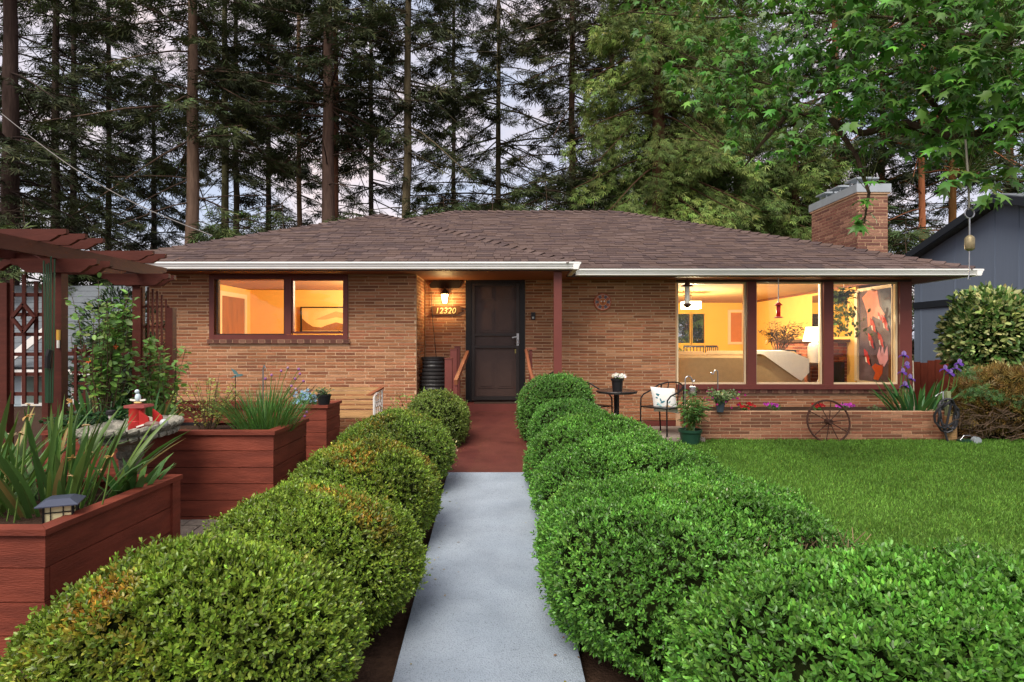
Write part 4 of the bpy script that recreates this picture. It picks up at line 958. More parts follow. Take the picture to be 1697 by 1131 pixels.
conifer('distant fir left of the crooked one', 752, 40, .2, 2.0, 25, 5.2, 100, 16, 121, (62, 70, 52), (70, 60, 52), sp=.5)
conifer('distant fir behind the left pair of slender trunks', 180, 34, .2, 1.5, 22, 5.0, 110, 18, 122, (60, 68, 48), (70, 60, 52), sp=.48)
conifer('distant fir between the two thin middle trunks', 445, 37, .2, 3.0, 25, 4.6, 90, 16, 123, (62, 70, 50), (70, 60, 52), sp=.5)
# drooping yellow-green cedars
CD = (102, 120, 60)
conifer('broad drooping yellow-green cedar right of the ridge', 1092, 19.5, .3, .5, 12.8, 3.6, 240, 88, 131, CD, (96, 70, 52), name='cedar_tree', sp=.21, droop=.55, hang=1.1, bare=0, el0=.12, group='drooping cedars')
conifer('smaller drooping cedar left of the chimney', 1225, 21, .26, .5, 11.5, 3.2, 190, 88, 132, (90, 110, 56), (96, 70, 52), name='cedar_tree', sp=.21, droop=.55, hang=1.1, bare=0, el0=.12, group='drooping cedars')
conifer('mid green cedar peeking around the chimney', 1318, 20, .2, .5, 7.8, 2.4, 150, 70, 133, (92, 110, 54), (96, 70, 52), name='cedar_tree', sp=.22, droop=.4, hang=.8, bare=0, el0=.12, group='drooping cedars')
conifer('olive-brown cedar at the top above the drooping one', 1165, 25, .25, 5, 17, 4.2, 160, 54, 134, (88, 94, 50), (96, 70, 52), name='cedar_tree', sp=.28, droop=.5, hang=.9, bare=0, group='drooping cedars')
# young understorey hemlocks
for i, (u_, D_, zt_, lb_) in enumerate([(40, 17, 4.0, 2.4), (150, 19, 3.2, 2.6), (228, 20, 3.0, 2.4), (395, 19, 4.0, 2.6), (470, 20, 4.6, 2.8), (585, 20, 4.4, 2.6), (735, 20.5, 4.9, 2.6), (815, 21, 5.4, 2.8), (905, 21, 5.6, 2.8), (985, 21, 6.4, 2.6), (1500, 19, 3.8, 2.6), (1440, 21, 4.2, 2.4), (1240, 24, 6, 2.4)]):
    lab = ['young hemlock behind the pergola top', 'young hemlock left of the roof corner', 'young hemlock touching the left roof hip', 'young hemlock under the mossy firs', 'young hemlock left of the pair of trunks', 'young hemlock behind the wing roof peak', 'young hemlock left end of the main ridge',
           'young hemlock over the left half of the ridge', 'young hemlock over the middle of the ridge', 'young hemlock at the right end of the ridge', 'young hemlock between chimney and grey house', 'young hemlock just behind the chimney', 'young hemlock behind the cedars'][i]
    conifer(lab, u_, D_, .07, -1.0, zt_, lb_, 70, 34, 140 + i, (66, 78, 44), (80, 66, 54), name='young_hemlock', sp=.3, droop=.35, hang=.45, bare=0, el0=.1, group='young hemlocks behind the house', taper=.9)

# ------------------------------------------------------------------ sweetgum hanging in from the right
sgm = thing('sweetgum_tree', 'leafy sweetgum with star-shaped leaves overhanging from the right', 'tree', (6.6, 5.2, gz(6.6, 5.2)))
trk = MB(); trk.col = s2l((92, 76, 62)); trk.tube([(6.6, 5.2, -1.75), (6.58, 5.2, 0), (6.5, 5.2, 1.6), (6.45, 5.25, 3.4), (6.4, 5.3, 5.5)], [.24, .2, .18, .13, .06], 12); trk.obj('trunk', M_bark, parent=sgm, smooth=True)
lim = MB(); lim.col = s2l((70, 58, 46))
limbs = [[(6.5, 5.2, 1.5), P(1697, 205, 5.3), P(1640, 222, 5.6), P(1590, 232, 5.7), P(1500, 205, 6.0), P(1430, 222, 6.3), P(1380, 200, 6.5), P(1310, 185, 6.7), P(1235, 175, 7.0)],
         [P(1590, 232, 5.7), P(1545, 170, 5.8), P(1500, 110, 5.8), P(1420, 150, 6.2), P(1330, 155, 6.6), P(1200, 120, 7.2), P(1090, 70, 7.6)],
         [(6.48, 5.2, 2.4), P(1720, 60, 5.2), P(1600, 60, 5.4), P(1480, 30, 5.8), P(1340, 20, 6.3), P(1180, 30, 7.0), P(1040, 20, 7.6)],
         [P(1640, 222, 5.6), P(1610, 260, 5.2), P(1600, 300, 5.0)], [P(1545, 170, 5.8), P(1620, 110, 5.2), P(1680, 70, 4.8)],
         [P(1380, 200, 6.5), P(1420, 260, 6.0), P(1440, 320, 5.8), P(1432, 370, 5.7)], [P(1310, 185, 6.7), P(1260, 240, 6.6), P(1235, 275, 6.6)]]
for L_ in limbs: lim.tube(L_, [max(.008, .075 * (1 - i / len(L_)) * (1 if L_ is limbs[0] else .4)) for i in range(len(L_))], 7)
lim.obj('limbs', M_bark, parent=sgm, kind='stuff', smooth=True)
# leaf clusters: twig ends scattered round the limbs
r = random.Random(77); g = np.random.default_rng(77); tw = MB(); tw.col = s2l((84, 92, 52))
segs = [];
for L_ in limbs:
    for a, b in zip(L_[:-1], L_[1:]): segs.append((Vector(a), Vector(b)))
def inside(u, v):
    if u > 1740 or u < 985: return 0
    lo = np.interp(u, [985, 1040, 1100, 1180, 1230, 1300, 1370, 1420, 1470, 1500, 1560, 1640, 1740], [35, 100, 120, 225, 268, 272, 248, 290, 240, 262, 280, 305, 315])
    if v > lo: return 0
    return np.interp(u, [985, 1040, 1150, 1250, 1400, 1700], [.25, .55, .65, .85, 1, 1]) * (1 if v < lo - 90 else .55)
pos, axs, nrs, szs = [], [], [], []
cl_spots = []
while len(cl_spots) < 1020:
    u_, v_ = r.uniform(985, 1740), r.uniform(-70, 330)
    if r.random() > inside(u_, v_): continue
    D_ = float(np.interp(u_, [985, 1250, 1500, 1740], [7.7, 6.8, 5.9, 5.0])) * r.uniform(.86, 1.12); cl_spots.append(P(u_, v_, D_))
for u_, v_, D_ in ((1430, 330, 5.7), (1440, 352, 5.7), (1427, 372, 5.7), (1418, 362, 5.75), (1446, 300, 5.75), (1562, 300, 4.6), (1640, 318, 4.4), (1652, 326, 4.4), (1600, 285, 5)): cl_spots.append(P(u_, v_, D_))
for c in cl_spots:
    best = min(segs, key=lambda s: ((s[0] + s[1]) / 2 - c).length); tt = r.random(); o_ = best[0].lerp(best[1], tt)
    dist = (o_ - c).length
    if dist > .9: o_ = c + (o_ - c).normalized() * r.uniform(.3, .6)
    m_ = o_.lerp(c, .55) + Vector((r.gauss(0, .03), r.gauss(0, .03), .06 * min(dist, 1))); tw.tube([o_, m_, c], [.0035, .0025, .0015], 4, cap=False)
    nlv = r.choice((3, 4, 4, 5, 6))
    for k in range(nlv):
        d = Vector((r.gauss(0, 1), r.gauss(-.25, 1), r.gauss(-.75, .4))).normalized(); p = c + Vector((d.x, d.y, d.z * .4)) * r.uniform(.02, .07)
        n_ = Vector((d.x * .4 + r.gauss(0, .35), d.y * .4 - .45 + r.gauss(0, .35), .75))
        pos.append(tuple(p)); axs.append(tuple(d)); nrs.append(tuple(n_)); szs.append(r.uniform(.085, .14) * (1.18 if p.x > 3 else 1))
tw.obj('twigs', M_bark, parent=sgm, kind='stuff')
pos, axs, nrs, szs = map(np.array, (pos, axs, nrs, szs)); lc = jit((80, 128, 46), len(pos), .28, g, .12)
score = szs / pos[:, 1]; vis = (np.abs(pos[:, 0] / pos[:, 1] - 0) < .85) & (pos[:, 2] / pos[:, 1] < .565); order = np.argsort(-(score * vis)); top = order[:300]; rest = order[300:]
leaves('foliage', pos[rest], axs[rest], nrs[rest], szs[rest], T_STAR, lc[rest], M_leaf, sgm)
LM = []
for k in range(8):
    V, idx, kk, C = leaf_arrays(np.zeros((1, 3)), np.array([[1., 0, 0]]), np.array([[0, 0, 1.]]), np.ones(1), T_STAR, jit((80, 128, 46), 1, .3, g, .12)); me = npmesh('leaf', V, idx, kk, C); me.materials.append(M_leaf); LM.append(me)
for q, i in enumerate(top):
    a = Vector(axs[i]).normalized(); n_ = Vector(nrs[i]); n_ = (n_ - a * n_.dot(a)).normalized(); b = n_.cross(a)
    o = link('leaf', LM[q % 8], sgm); s_ = szs[i]
    M4 = Matrix(((a.x * s_, b.x * s_, n_.x * s_, pos[i][0]), (a.y * s_, b.y * s_, n_.y * s_, pos[i][1]), (a.z * s_, b.z * s_, n_.z * s_, pos[i][2]), (0, 0, 0, 1))); o.matrix_basis = M4
# hanging ornament on the rope
ho = thing('hanging_ornament', 'small bronze bell ornament hanging on a rope from the sweetgum', 'ornament', P(1607, 462, 5.0))
MB().tube([P(1600, 232, 5.05), P(1605, 300, 5.0), P(1606, 345, 5.0)], .008, 6).obj('rope', mat('rope', (128, 124, 110), rough=.9), parent=ho)
mb = MB(); mb.torus(P(1606.5, 354, 5.0), .04, .006, 14, 5, (1, 0, 0), (0, 0, 1)); mb.obj('ring', M_steel, parent=ho)
MB().tube([P(1606.5, 362, 5.0), P(1606.5, 392, 5.0)], .007, 6).obj('chain', M_steel, parent=ho)
q = P(1607, 416, 5.0); MB().lathe(q, [(.015, 0), (.028, .008), (.036, .02), (.037, .10), (.03, .115), (.012, .13)], 14).obj('bell', mat('aged_brass', (160, 146, 112), rough=.45, metal=.5, var=.35, vs=40), parent=ho, smooth=True)
MB().tube([P(1606.5, 416, 5.0), P(1606, 455, 5.0), P(1604, 463, 5.0), P(1608, 464, 5.0)], .004, 5).obj('hook', M_steel, parent=ho)
# service cable
a, b = Vector((-11.0, 13.0, 4.9)), P(352, 391, 11.1)
MB().tube([a.lerp(b, i / 12) - Vector((0, 0, .28 * math.sin(math.pi * i / 12))) for i in range(13)], .009, 6).obj('service_cable', mat('cable', (120, 116, 112), rough=.7), label='slack grey service cable running down to the left roof', cat='cable')

# ------------------------------------------------------------------ neighbouring houses and fence
nh = thing('neighbour_house', 'blue-grey panelled house at the right behind the laurel', 'house', (12, 13, -1.6))
NX = 10.5
pkY, pkZ = X(1666, 1) and NX / ((1666 - CU) / F), 0
pkZ = Z(330, pkY); lY = NX / ((1513 - CU) / F); lZ = Z(432, lY); sl_ = (pkZ - lZ) / (lY - pkY); rY = 8.2; rZ = pkZ - sl_ * (pkY - rY)
wl = MB(); wl.prism([(lY - .05, -1.7), (lY - .05, lZ - .02), (pkY, pkZ - .06), (rY, rZ - .06), (rY, -1.7)], (NX, 0, 0), (0, 1, 0), (0, 0, 1), (.15, 0, 0)); nwall = wl.obj('wall', M_neigh, parent=nh)
MB().box(NX + .15, NX + 7, lY - .2, lY - .05, -1.7, lZ - .1).obj('rear_wall', M_neigh, parent=nh); MB().box(NX + .15, NX + 7, rY, rY + .15, -1.7, rZ - .1).obj('front_wall', M_neigh, parent=nh)
nr_ = MB(); nr_.prism([(lY + .35, lZ - sl_ * .35), (pkY, pkZ), (rY - .3, rZ - sl_ * .3), (rY - .3, rZ - sl_ * .3 + .1), (pkY, pkZ + .12), (lY + .35, lZ - sl_ * .35 + .1)], (NX - .28, 0, 0), (0, 1, 0), (0, 0, 1), (8, 0, 0)); nr_.obj('roof', M_greyroof, parent=nh)
rk = MB(); rk.prism([(lY + .36, lZ - sl_ * .36 - .07), (pkY, pkZ - .08), (rY - .31, rZ - sl_ * .31 - .07), (rY - .31, rZ - sl_ * .31 + .09), (pkY, pkZ + .1), (lY + .36, lZ - sl_ * .36 + .09)], (NX - .32, 0, 0), (0, 1, 0), (0, 0, 1), (.035, 0, 0)); rk.obj('rake_board', M_charcoal, parent=nh)
for u_ in (1526, 1582, 1648, 1688):
    y_ = NX / ((u_ - CU) / F); zt_ = pkZ - sl_ * abs(y_ - pkY) - .1; MB().box(NX - .012, NX - .0005, y_ - .02, y_ + .02, -1.7, zt_).obj('batten', M_neigh, parent=nwall)
MB().box(NX - .035, NX - .001, rY, lY - .06, .84, 1.0).obj('trim_band', M_charcoal, parent=nh)
nw_ = wframe('window', 0, .9, 0, .8, 0, .06, .02, M_white, parent=nh); nw_.rotation_euler = (0, 0, -math.pi / 2); nw_.matrix_parent_inverse = Matrix.Identity(4); nw_.location = Vector((NX - .01, 12.75, -.2)) - Vector(nh.location)
p_ = MB().box(.06, .84, .02, .025, .06, .74).obj('pane', mat('dark_window', (70, 90, 96), rough=.1, var=.1), parent=nw_)
ln = thing('neighbour_house', 'pale blue house with grey roof seen through the pergola lattice', 'house', (-11, 14.5, -1.6))
MB().box(-14.5, -8.9, 14.0, 14.2, -1.7, -.35).obj('wall', M_palesiding, parent=ln)
for i in range(6): MB().box(-14.5, -8.895, 13.985, 14.0, -1.7 + i * .23, -1.7 + i * .23 + .222).obj('siding_board', M_palesiding, parent=ln)
mb = MB(); mb.prism([(0, 0), (-.5, -.2), (3.1, 1.95), (3.1, 1.87)], (-15, 14.05, -.42), (0, 1, 0), (0, 0, 1), (6.4, 0, 0)); lroof = mb.obj('roof', M_greyroof, parent=ln)
for i in range(12):
    t = i / 12; y_ = 13.55 + 3.6 * t; z_ = -.62 + 2.15 * t; MB().obox((-11.8, y_ + .13, z_ + .12), (6.39, 0, 0), (0, .3, .17), (0, -.012, .022)).obj('shingle_course', M_greyroof, parent=lroof)
MB().box(-15, -8.6, 13.5, 13.54, -.76, -.64).obj('fascia', M_white, parent=ln)
for x_ in (-11.35, -10.2):
    f = wframe('window', x_, x_ + .7, -1.5, -.75, 13.98, .07, .03, M_white, parent=ln); MB().box(x_ + .07, x_ + .63, 13.96, 13.968, -1.43, -.82).obj('pane', mat('pale_window', (112, 128, 120), rough=.12, var=.15), parent=f)
mb = MB(); mb.bar(P(8, 602, 13.4), P(75, 548, 13.4), .05, .16); mb.obj('rake_board', M_white, parent=ln)
fe = thing('board_fence', 'weathered red board fence with stepped top between the houses', 'fence', (8.6, 12.2, -1.6))
for i in range(16):
    x_ = 7.4 + i * .145; zt_ = Z(606, 12.2) + .012 * i * 1.2 - (.03 if i % 3 == 0 else 0); MB().box(x_, x_ + .138, 12.2 + .004 * (i % 2), 12.22 + .004 * (i % 2), -1.6, zt_).obj('board', M_redfence, parent=fe)
MB().box(7.4, 9.72, 12.23, 12.27, -.85, -.77).obj('rail', M_redfence, parent=fe)
# ------------------------------------------------------------------ porch things
pl_ = thing('porch_lantern', 'small lit black wall lantern above the house number', 'lantern', P(737, 505, DY - .1))
q = P(737, 503, DY - .1); s_ = MB()
MB().lathe(q, [(.035, 0), (.038, .005), (.062, .15), (.06, .155)], 6).obj('glass', M_bulb, parent=pl_)
mb = MB(); mb.lathe(q + Vector((0, 0, .156)), [(.075, 0), (.07, .02), (.03, .075), (.012, .1)], 6); mb.obj('cap', M_blackmetal, parent=pl_)
for k in range(6):
    a = k * math.pi / 3; MB().tube([q + Vector((.039 * math.cos(a), .039 * math.sin(a), -.004)), q + Vector((.064 * math.cos(a), .064 * math.sin(a), .156))], .005, 4).obj('cage_bar', M_blackmetal, parent=pl_)
mb = MB(); mb.box(q.x - .05, q.x + .05, DY - .03, DY - .012, q.z + .05, q.z + .22); mb.obj('back_plate', M_blackmetal, parent=pl_); MB().tube([(q.x, DY - .03, q.z + .2), (q.x, DY - .06, q.z + .26), (q.x, DY - .1, q.z + .24)], .01, 6).obj('arm', M_blackmetal, parent=pl_)
lamp_light('porch_bulb', q + Vector((0, -.11, .02)), 6, .05, (1, .66, .28), pl_)
# house number board
hn = thing('house_number_sign', 'brown carved wooden house number board reading 12320', 'sign', P(741, 522, DY - .03))
bw_ = mat('sign_wood', (98, 60, 36), rough=.7, var=.3, vs=10, stretch=(1, 1, 6))
x0, x1, z0, z1 = X(716, DY), X(764, DY), Z(521.5, DY), Z(508, DY)
mb = MB(); mb.prism([(x0 - .06, z0 - .01), (x0 + .02, z0 + .05), (x0 - .02, z0 + .07), (x0 + .03, z1 - .02), (x0 + .01, z1), (x1 - .03, z1 + .005), (x1 + .05, z1 - .03), (x1 - .01, z1 - .05), (x1 + .03, z0 + .05), (x1 - .06, z0 + .02), (x1 - .02, z0)], (0, DY - .02, 0), (1, 0, 0), (0, 0, 1), (0, -.022, 0)); mb.obj('board', bw_, parent=hn)
fc = bpy.data.curves.new('digits', 'FONT'); fc.body = '12320'; fc.size = .142; fc.extrude = .004; fc.align_x = 'CENTER'; fc.shear = .18; fc.space_character = 1.02
fo = bpy.data.objects.new('digits_src', fc); COL.objects.link(fo); bpy.context.view_layer.update()
fm = bpy.data.meshes.new_from_object(fo.evaluated_get(bpy.context.evaluated_depsgraph_get())); COL.objects.unlink(fo); bpy.data.objects.remove(fo)
fm.transform(Matrix.Translation((X(738.5, DY), DY - .0475, Z(520, DY))) @ Matrix.Rotation(math.radians(90), 4, 'X')); fm.materials.clear(); fm.materials.append(mat('brass_digits', (232, 214, 150), rough=.35, metal=.2)); link('digits', fm, hn)
mb = MB(); mb.prism([(0, 0), (.5, .0), (.52, .05), (.55, .12), (.48, .13), (.04, .12), (-.02, .06)], (X(714, DY), DY - .02, Z(478, DY)), (1, 0, 0), (0, 0, 1), (0, -.03, 0)); mb.obj('hanging_board', mat('blackened_wood', (40, 30, 26), rough=.8, var=.3), label='dark blank wooden board under the porch soffit above the lantern', cat='board')
db = thing('doorbell', 'black video doorbell on the brick right of the door', 'doorbell', P(883.5, 531, DY - .02)); MB().box(X(880, DY), X(887, DY), DY - .04, DY - .0145, Z(530.5, DY), Z(518, DY)).obj('case', M_blackplastic, parent=db)
MB().lathe((X(883.5, DY), DY - .042, Z(527, DY)), [(.004, -.02), (.02, -.018), (.02, .018), (.004, .02)], 10).obj('button', M_greymetal, parent=db)
# sun plaque
sp_ = thing('sun_plaque', 'round terracotta and white sun face plaque on the brick wall', 'plaque', P(998.5, 515, DY - .03)); c = P(998.5, 501, DY - .015)
def disc(mb, c, r, th, n=32): mb.prism([(r * math.cos(2 * math.pi * k / n), r * math.sin(2 * math.pi * k / n)) for k in range(n)], c, (1, 0, 0), (0, 0, 1), (0, -th, 0)); return mb
disc(MB(), c, .152, .03).obj('disc', M_terracotta, parent=sp_)
mb = MB(); mb.col = s2l((222, 196, 178)); disc(mb, c + Vector((0, -.0285, 0)), .132, .0018); mb.obj('inner_disc', M_paint, parent=sp_)
mb = MB(); mb.torus(c + Vector((0, -.03, 0)), .14, .01, 32, 6, (1, 0, 0), (0, 0, 1)); mb.obj('rim', M_terracotta, parent=sp_)
for k in range(12):
    a = 2 * math.pi * k / 12; d = Vector((math.cos(a), 0, math.sin(a))); s = Vector((-d.z, 0, d.x)); mb = MB(); mb.col = s2l((120, 110, 116)) if k % 2 == 0 else s2l((202, 112, 76))
    mb.prism([(.07, -.02), (.12, -.026), (.122, .026), (.07, .02)], c + Vector((0, -.0305, 0)), d, s, (0, -.006, 0)); mb.obj('ray', M_paint, parent=sp_)
mb = MB(); mb.col = s2l((214, 130, 78)); disc(mb, c + Vector((0, -.03, 0)), .062, .012); mb.obj('face', M_paint, parent=sp_)
for sx in (-1, 1):
    mb = MB(); mb.col = s2l((236, 228, 216)); disc(mb, c + Vector((sx * .027, -.042, .012)), .014, .004, 12); mb.obj('eye', M_paint, parent=sp_)
mb = MB(); mb.col = s2l((60, 50, 60)); mb.prism([(-.01, -.02), (.01, -.02), (0, .02)], c + Vector((0, -.0425, 0)), (1, 0, 0), (0, 0, 1), (0, -.004, 0)); mb.obj('nose', M_paint, parent=sp_)
mb = MB(); mb.col = s2l((120, 60, 50)); mb.prism([(-.022, -.03), (0, -.038), (.022, -.03), (0, -.032)], c + Vector((0, -.0425, 0)), (1, 0, 0), (0, 0, 1), (0, -.003, 0)); mb.obj('mouth', M_paint, parent=sp_)
# doormat
MB().box(X(786, 10.3), X(862, 10.3), 10.22, 10.44, -1.0615, -1.05).obj('doormat', mat('brown_mat', (70, 52, 42), rough=1, var=.3, vs=60), label='thin dark doormat on the step at the front door', cat='doormat')
# ribbed jar
jr = thing('ribbed_urn', 'tall black ribbed clay urn in the recess left of the door', 'urn', (X(719, 9.95), 9.95, -1.3)); prof = []; hh = Z(592, 9.95) + 1.3; nrb = 17
for i in range(nrb):
    t = i / nrb; rr = .15 + .065 * math.sin(math.pi * min(1, t * 1.05)) if t < .85 else .175 + .02 * (t - .85) / .15; prof += [(rr, t * hh), (rr + .013, t * hh + hh / nrb * .35), (rr + .013, t * hh + hh / nrb * .65)]
prof += [(.205, hh - .02), (.21, hh), (.17, hh), (.165, hh - .06), (.01, hh - .08)]
MB().lathe((X(719, 9.95), 9.95, -1.3), prof, 28).obj('body', mat('black_glaze', (44, 42, 42), rough=.42, var=.3, vs=14), parent=jr)
MB().tube([P(714, 480, DY - .03), P(717, 530, DY - .05), P(723, 592, 10.1), (X(722, 10), 10.0, Z(598, 10))], .006, 5).obj('rain_cord', M_blackmetal, label='thin dark cord running from the porch soffit down to the urn', cat='cord')
MB().box(wx1 + .02, X(764, 10), 9.68, 10.45, -1.6, -1.302).obj('porch_floor', M_patio, label='concrete porch floor left of the ramp', kind='structure')
# handrails
hl = thing('handrail', 'left red handrail with three square posts and a sloping wooden rail', 'handrail', (X(749, 9.4), 9.4, -1.3), 'handrails at the ramp')
for (u0, u1, vt, D_) in ((737, 749, 595, 8.95), (746, 757, 580, 9.5), (753, 762, 575, 10.05)):
    MB().box(X(u0, D_), X(u1, D_), D_, D_ + .1, path_z(D_) - .3, Z(vt, D_)).obj('post', M_redtrim, parent=hl)
    mb = MB(); mb.box(X(u0, D_) - .008, X(u1, D_) + .008, D_ - .008, D_ + .108, Z(vt, D_) + .001, Z(vt, D_) + .012); mb.obj('post_cap', M_redtrim, parent=hl)
MB().bar(P(755, 634, 8.75), P(775, 585, 10.1), .05, .075).obj('rail', M_railwood, parent=hl); MB().box(X(752, 8.8), X(758, 8.8), 8.78, 8.84, path_z(8.8) - .3, Z(640, 8.8)).obj('baluster', M_redtrim, parent=hl)
hr = thing('handrail', 'right brown handrail with T-shaped top partly behind the ball bush', 'handrail', (X(880, 9.9), 9.9, -1.3), 'handrails at the ramp')
MB().box(X(877, 9.9), X(882, 9.9), 9.88, 9.94, path_z(9.9) - .1, Z(580, 9.9)).obj('post', M_redtrim, parent=hr); MB().box(X(871, 9.9), X(889, 9.9), 9.86, 9.96, Z(579.8, 9.9), Z(576.5, 9.9)).obj('rail_cap', M_railwood, parent=hr)
MB().tube([P(872, 580, 9.9), P(878, 612, 9.4), P(884, 632, 8.9), P(887, 650, 8.75)], .026, 8).obj('rail', M_railwood, parent=hr)
# little lantern at the porch post
sl2 = thing('post_lantern', 'small dark blue lantern behind the ball bush by the porch post', 'lantern', P(921, 628, 9.4)); q = P(921, 627, 9.4)
MB().box(q.x - .1, q.x + .1, 9.33, 9.47, q.z - .05, q.z + .06).obj('body', mat('dark_teal', (34, 54, 66), rough=.4), parent=sl2); MB().lathe(q + Vector((0, 0, .061)), [(.12, 0), (.05, .04), (.02, .07)], 8).obj('roof', M_blackmetal, parent=sl2)

# ------------------------------------------------------------------ bistro set
tilt = Matrix.Rotation(math.radians(3.0), 3, 'X'); TD = 9.55
bt = thing('bistro_table', 'round black bistro table with a pot on it', 'table', (X(1022, TD), TD, -1.475)); tx = X(1022, TD); tz = Z(648, TD)
MB().lathe((tx, TD, tz - .025), [(.3, 0), (.318, .004), (.318, .024), (.305, .028), (.01, .028)], 40, tilt=tilt).obj('table_top', mat('dark_glass_top', (58, 50, 48), rough=.2, var=.2, vs=30), parent=bt)
mb = MB(); mb.torus((tx, TD, tz - .01), .312, .014, 40, 6); mb.obj('rim', M_blackmetal, parent=bt)
for k in range(3):
    a = 2 * math.pi * k / 3 + .5; d = Vector((math.cos(a), math.sin(a), 0)); c = Vector((tx, TD, 0))
    MB().tube([c + d * .03 + Vector((0, 0, tz - .03)), c + d * .028 + Vector((0, 0, tz - .3)), c + d * .035 + Vector((0, 0, -1.2)), c + d * .1 + Vector((0, 0, -1.36)), c + d * .25 + Vector((0, 0, -1.47))], .017, 8).obj('leg', M_blackmetal, parent=bt, smooth=True)
def pot(label, c, r0, r1, h, m, rim=.012, name='flower_pot', group=None):
    t = thing(name, label, 'pot', tuple(c), group)
    MB().lathe(c, [(r0, 0), (r1 * .97, h * .82), (r1 * .97 + rim, h * .83), (r1 + rim, h), (r1 - .004, h), (r1 * .9, h * .86), (.005, h * .84)], 24).obj('vessel', m, parent=t, smooth=True)
    MB().lathe(Vector(c) + Vector((0, 0, h * .85)), [(r1 * .88, 0), (r1 * .8, .012), (.004, .015)], 16).obj('soil', M_soil, parent=t); return t
pc_ = Vector((tx + .01, TD, tz + .004))
wp = pot('black pot of white flowers on the bistro table', pc_, .075, .093, .19, M_blackplastic)
leafy('', '', '', pc_ + Vector((0, 0, .165)), .1, .1, 12, 90, .035, (92, 118, 60), 301, parent=wp, flowers=((240, 238, 226), 34, .026, 1.0))
def chair(label, u, D, rot, flip, group):
    t = thing('patio_chair', label, 'chair', (X(u, D), D, -1.475), group); c = Vector((X(u, D), D, -1.475)); R = Matrix.Rotation(rot, 3, 'Z')
    def q(x, y, z): return c + R @ Vector((x, y, z))
    for sx in (-1, 1):
        MB().tube([q(sx * .26, -.24, 0), q(sx * .255, -.24, .42), q(sx * .26, -.23, .56), q(sx * .265, -.16, .62), q(sx * .27, .05, .68), q(sx * .24, .2, .76), q(sx * .12, .27, .8), q(0, .285, .81)], .0125, 7).obj('arm_tube', M_blackmetal, parent=t, smooth=True)
        MB().tube([q(sx * .24, .24, 0), q(sx * .235, .2, .42), q(sx * .22, .235, .77)], .0125, 7).obj('rear_leg', M_blackmetal, parent=t)
        MB().tube([q(sx * .12, .2, .44), q(sx * .1, .27, .79)], .009, 6).obj('back_bar', M_blackmetal, parent=t)
    mb = MB(); mb.prism([(-.25, -.25), (.25, -.25), (.24, .22), (-.24, .22)], c + Vector((0, 0, .42)), R @ Vector((1, 0, 0)), R @ Vector((0, 1, 0)), (0, 0, .018)); mb.obj('seat', M_blackmetal, parent=t)
    return t
chair('black metal patio chair holding a pillow, right of the bistro table', 1099, 9.6, math.radians(-52), 1, 'black patio chairs')
chair('black metal patio chair half hidden by the hedge, left of the bistro table', 978, 9.75, math.radians(40), -1, 'black patio chairs')
# pillow
pi = thing('throw_pillow', 'white square pillow with blue leaf print on the right patio chair', 'pillow', P(1101, 683, 9.6)); pc2 = P(1101, 663, 9.62)
ax_, az_ = Vector((.95, -.28, -.06)).normalized(), Vector((-.1, .22, 1)).normalized(); an_ = ax_.cross(az_).normalized()
if an_.y > 0: an_ = -an_
N_ = 12; vs_, fs_ = [], []
for side in (1, -1):
    for j in range(N_ + 1):
        for i in range(N_ + 1):
            a, b = i / N_ * 2 - 1, j / N_ * 2 - 1; th = .075 * ((1 - a * a) * (1 - b * b)) ** .45; pin = 1 - .09 * (1 - abs(a * b)) ; vs_.append(pc2 + ax_ * a * .19 * (1 - .07 * (1 - b * b) * 0 - .05 * (1 - abs(b)) * abs(a)) + az_ * b * .2 * (1 - .05 * (1 - abs(a)) * abs(b)) + an_ * th * side)
    o_ = 0 if side == 1 else (N_ + 1) ** 2
    for j in range(N_):
        for i in range(N_):
            f = (o_ + j * (N_ + 1) + i, o_ + j * (N_ + 1) + i + 1, o_ + (j + 1) * (N_ + 1) + i + 1, o_ + (j + 1) * (N_ + 1) + i); fs_.append(f if side == 1 else f[::-1])
mb = MB(); mb._push(vs_, fs_); mb.obj('cover', M_pillow, parent=pi, smooth=True)
r = random.Random(9)
for k in range(11):
    a, b = r.uniform(-.75, .55), r.uniform(-.8, .75); th = .075 * ((1 - a * a) * (1 - b * b)) ** .45 + .0015; o_ = pc2 + ax_ * a * .18 + az_ * b * .19 + an_ * th; an = r.uniform(0, 3.1); d = ax_ * math.cos(an) + az_ * math.sin(an); s = d.cross(an_)
    L_ = r.uniform(.025, .05); mb = MB(); mb.col = s2l(r.choice([(60, 116, 128), (96, 150, 160), (150, 190, 190), (206, 170, 130)])); mb.prism([(-1, 0), (-.3, .35), (.4, .3), (1, 0), (.4, -.3), (-.3, -.35)], o_ - an_ * .004, d * L_, s * L_, an_ * .005); mb.obj('printed_leaf', M_paint, parent=pi)

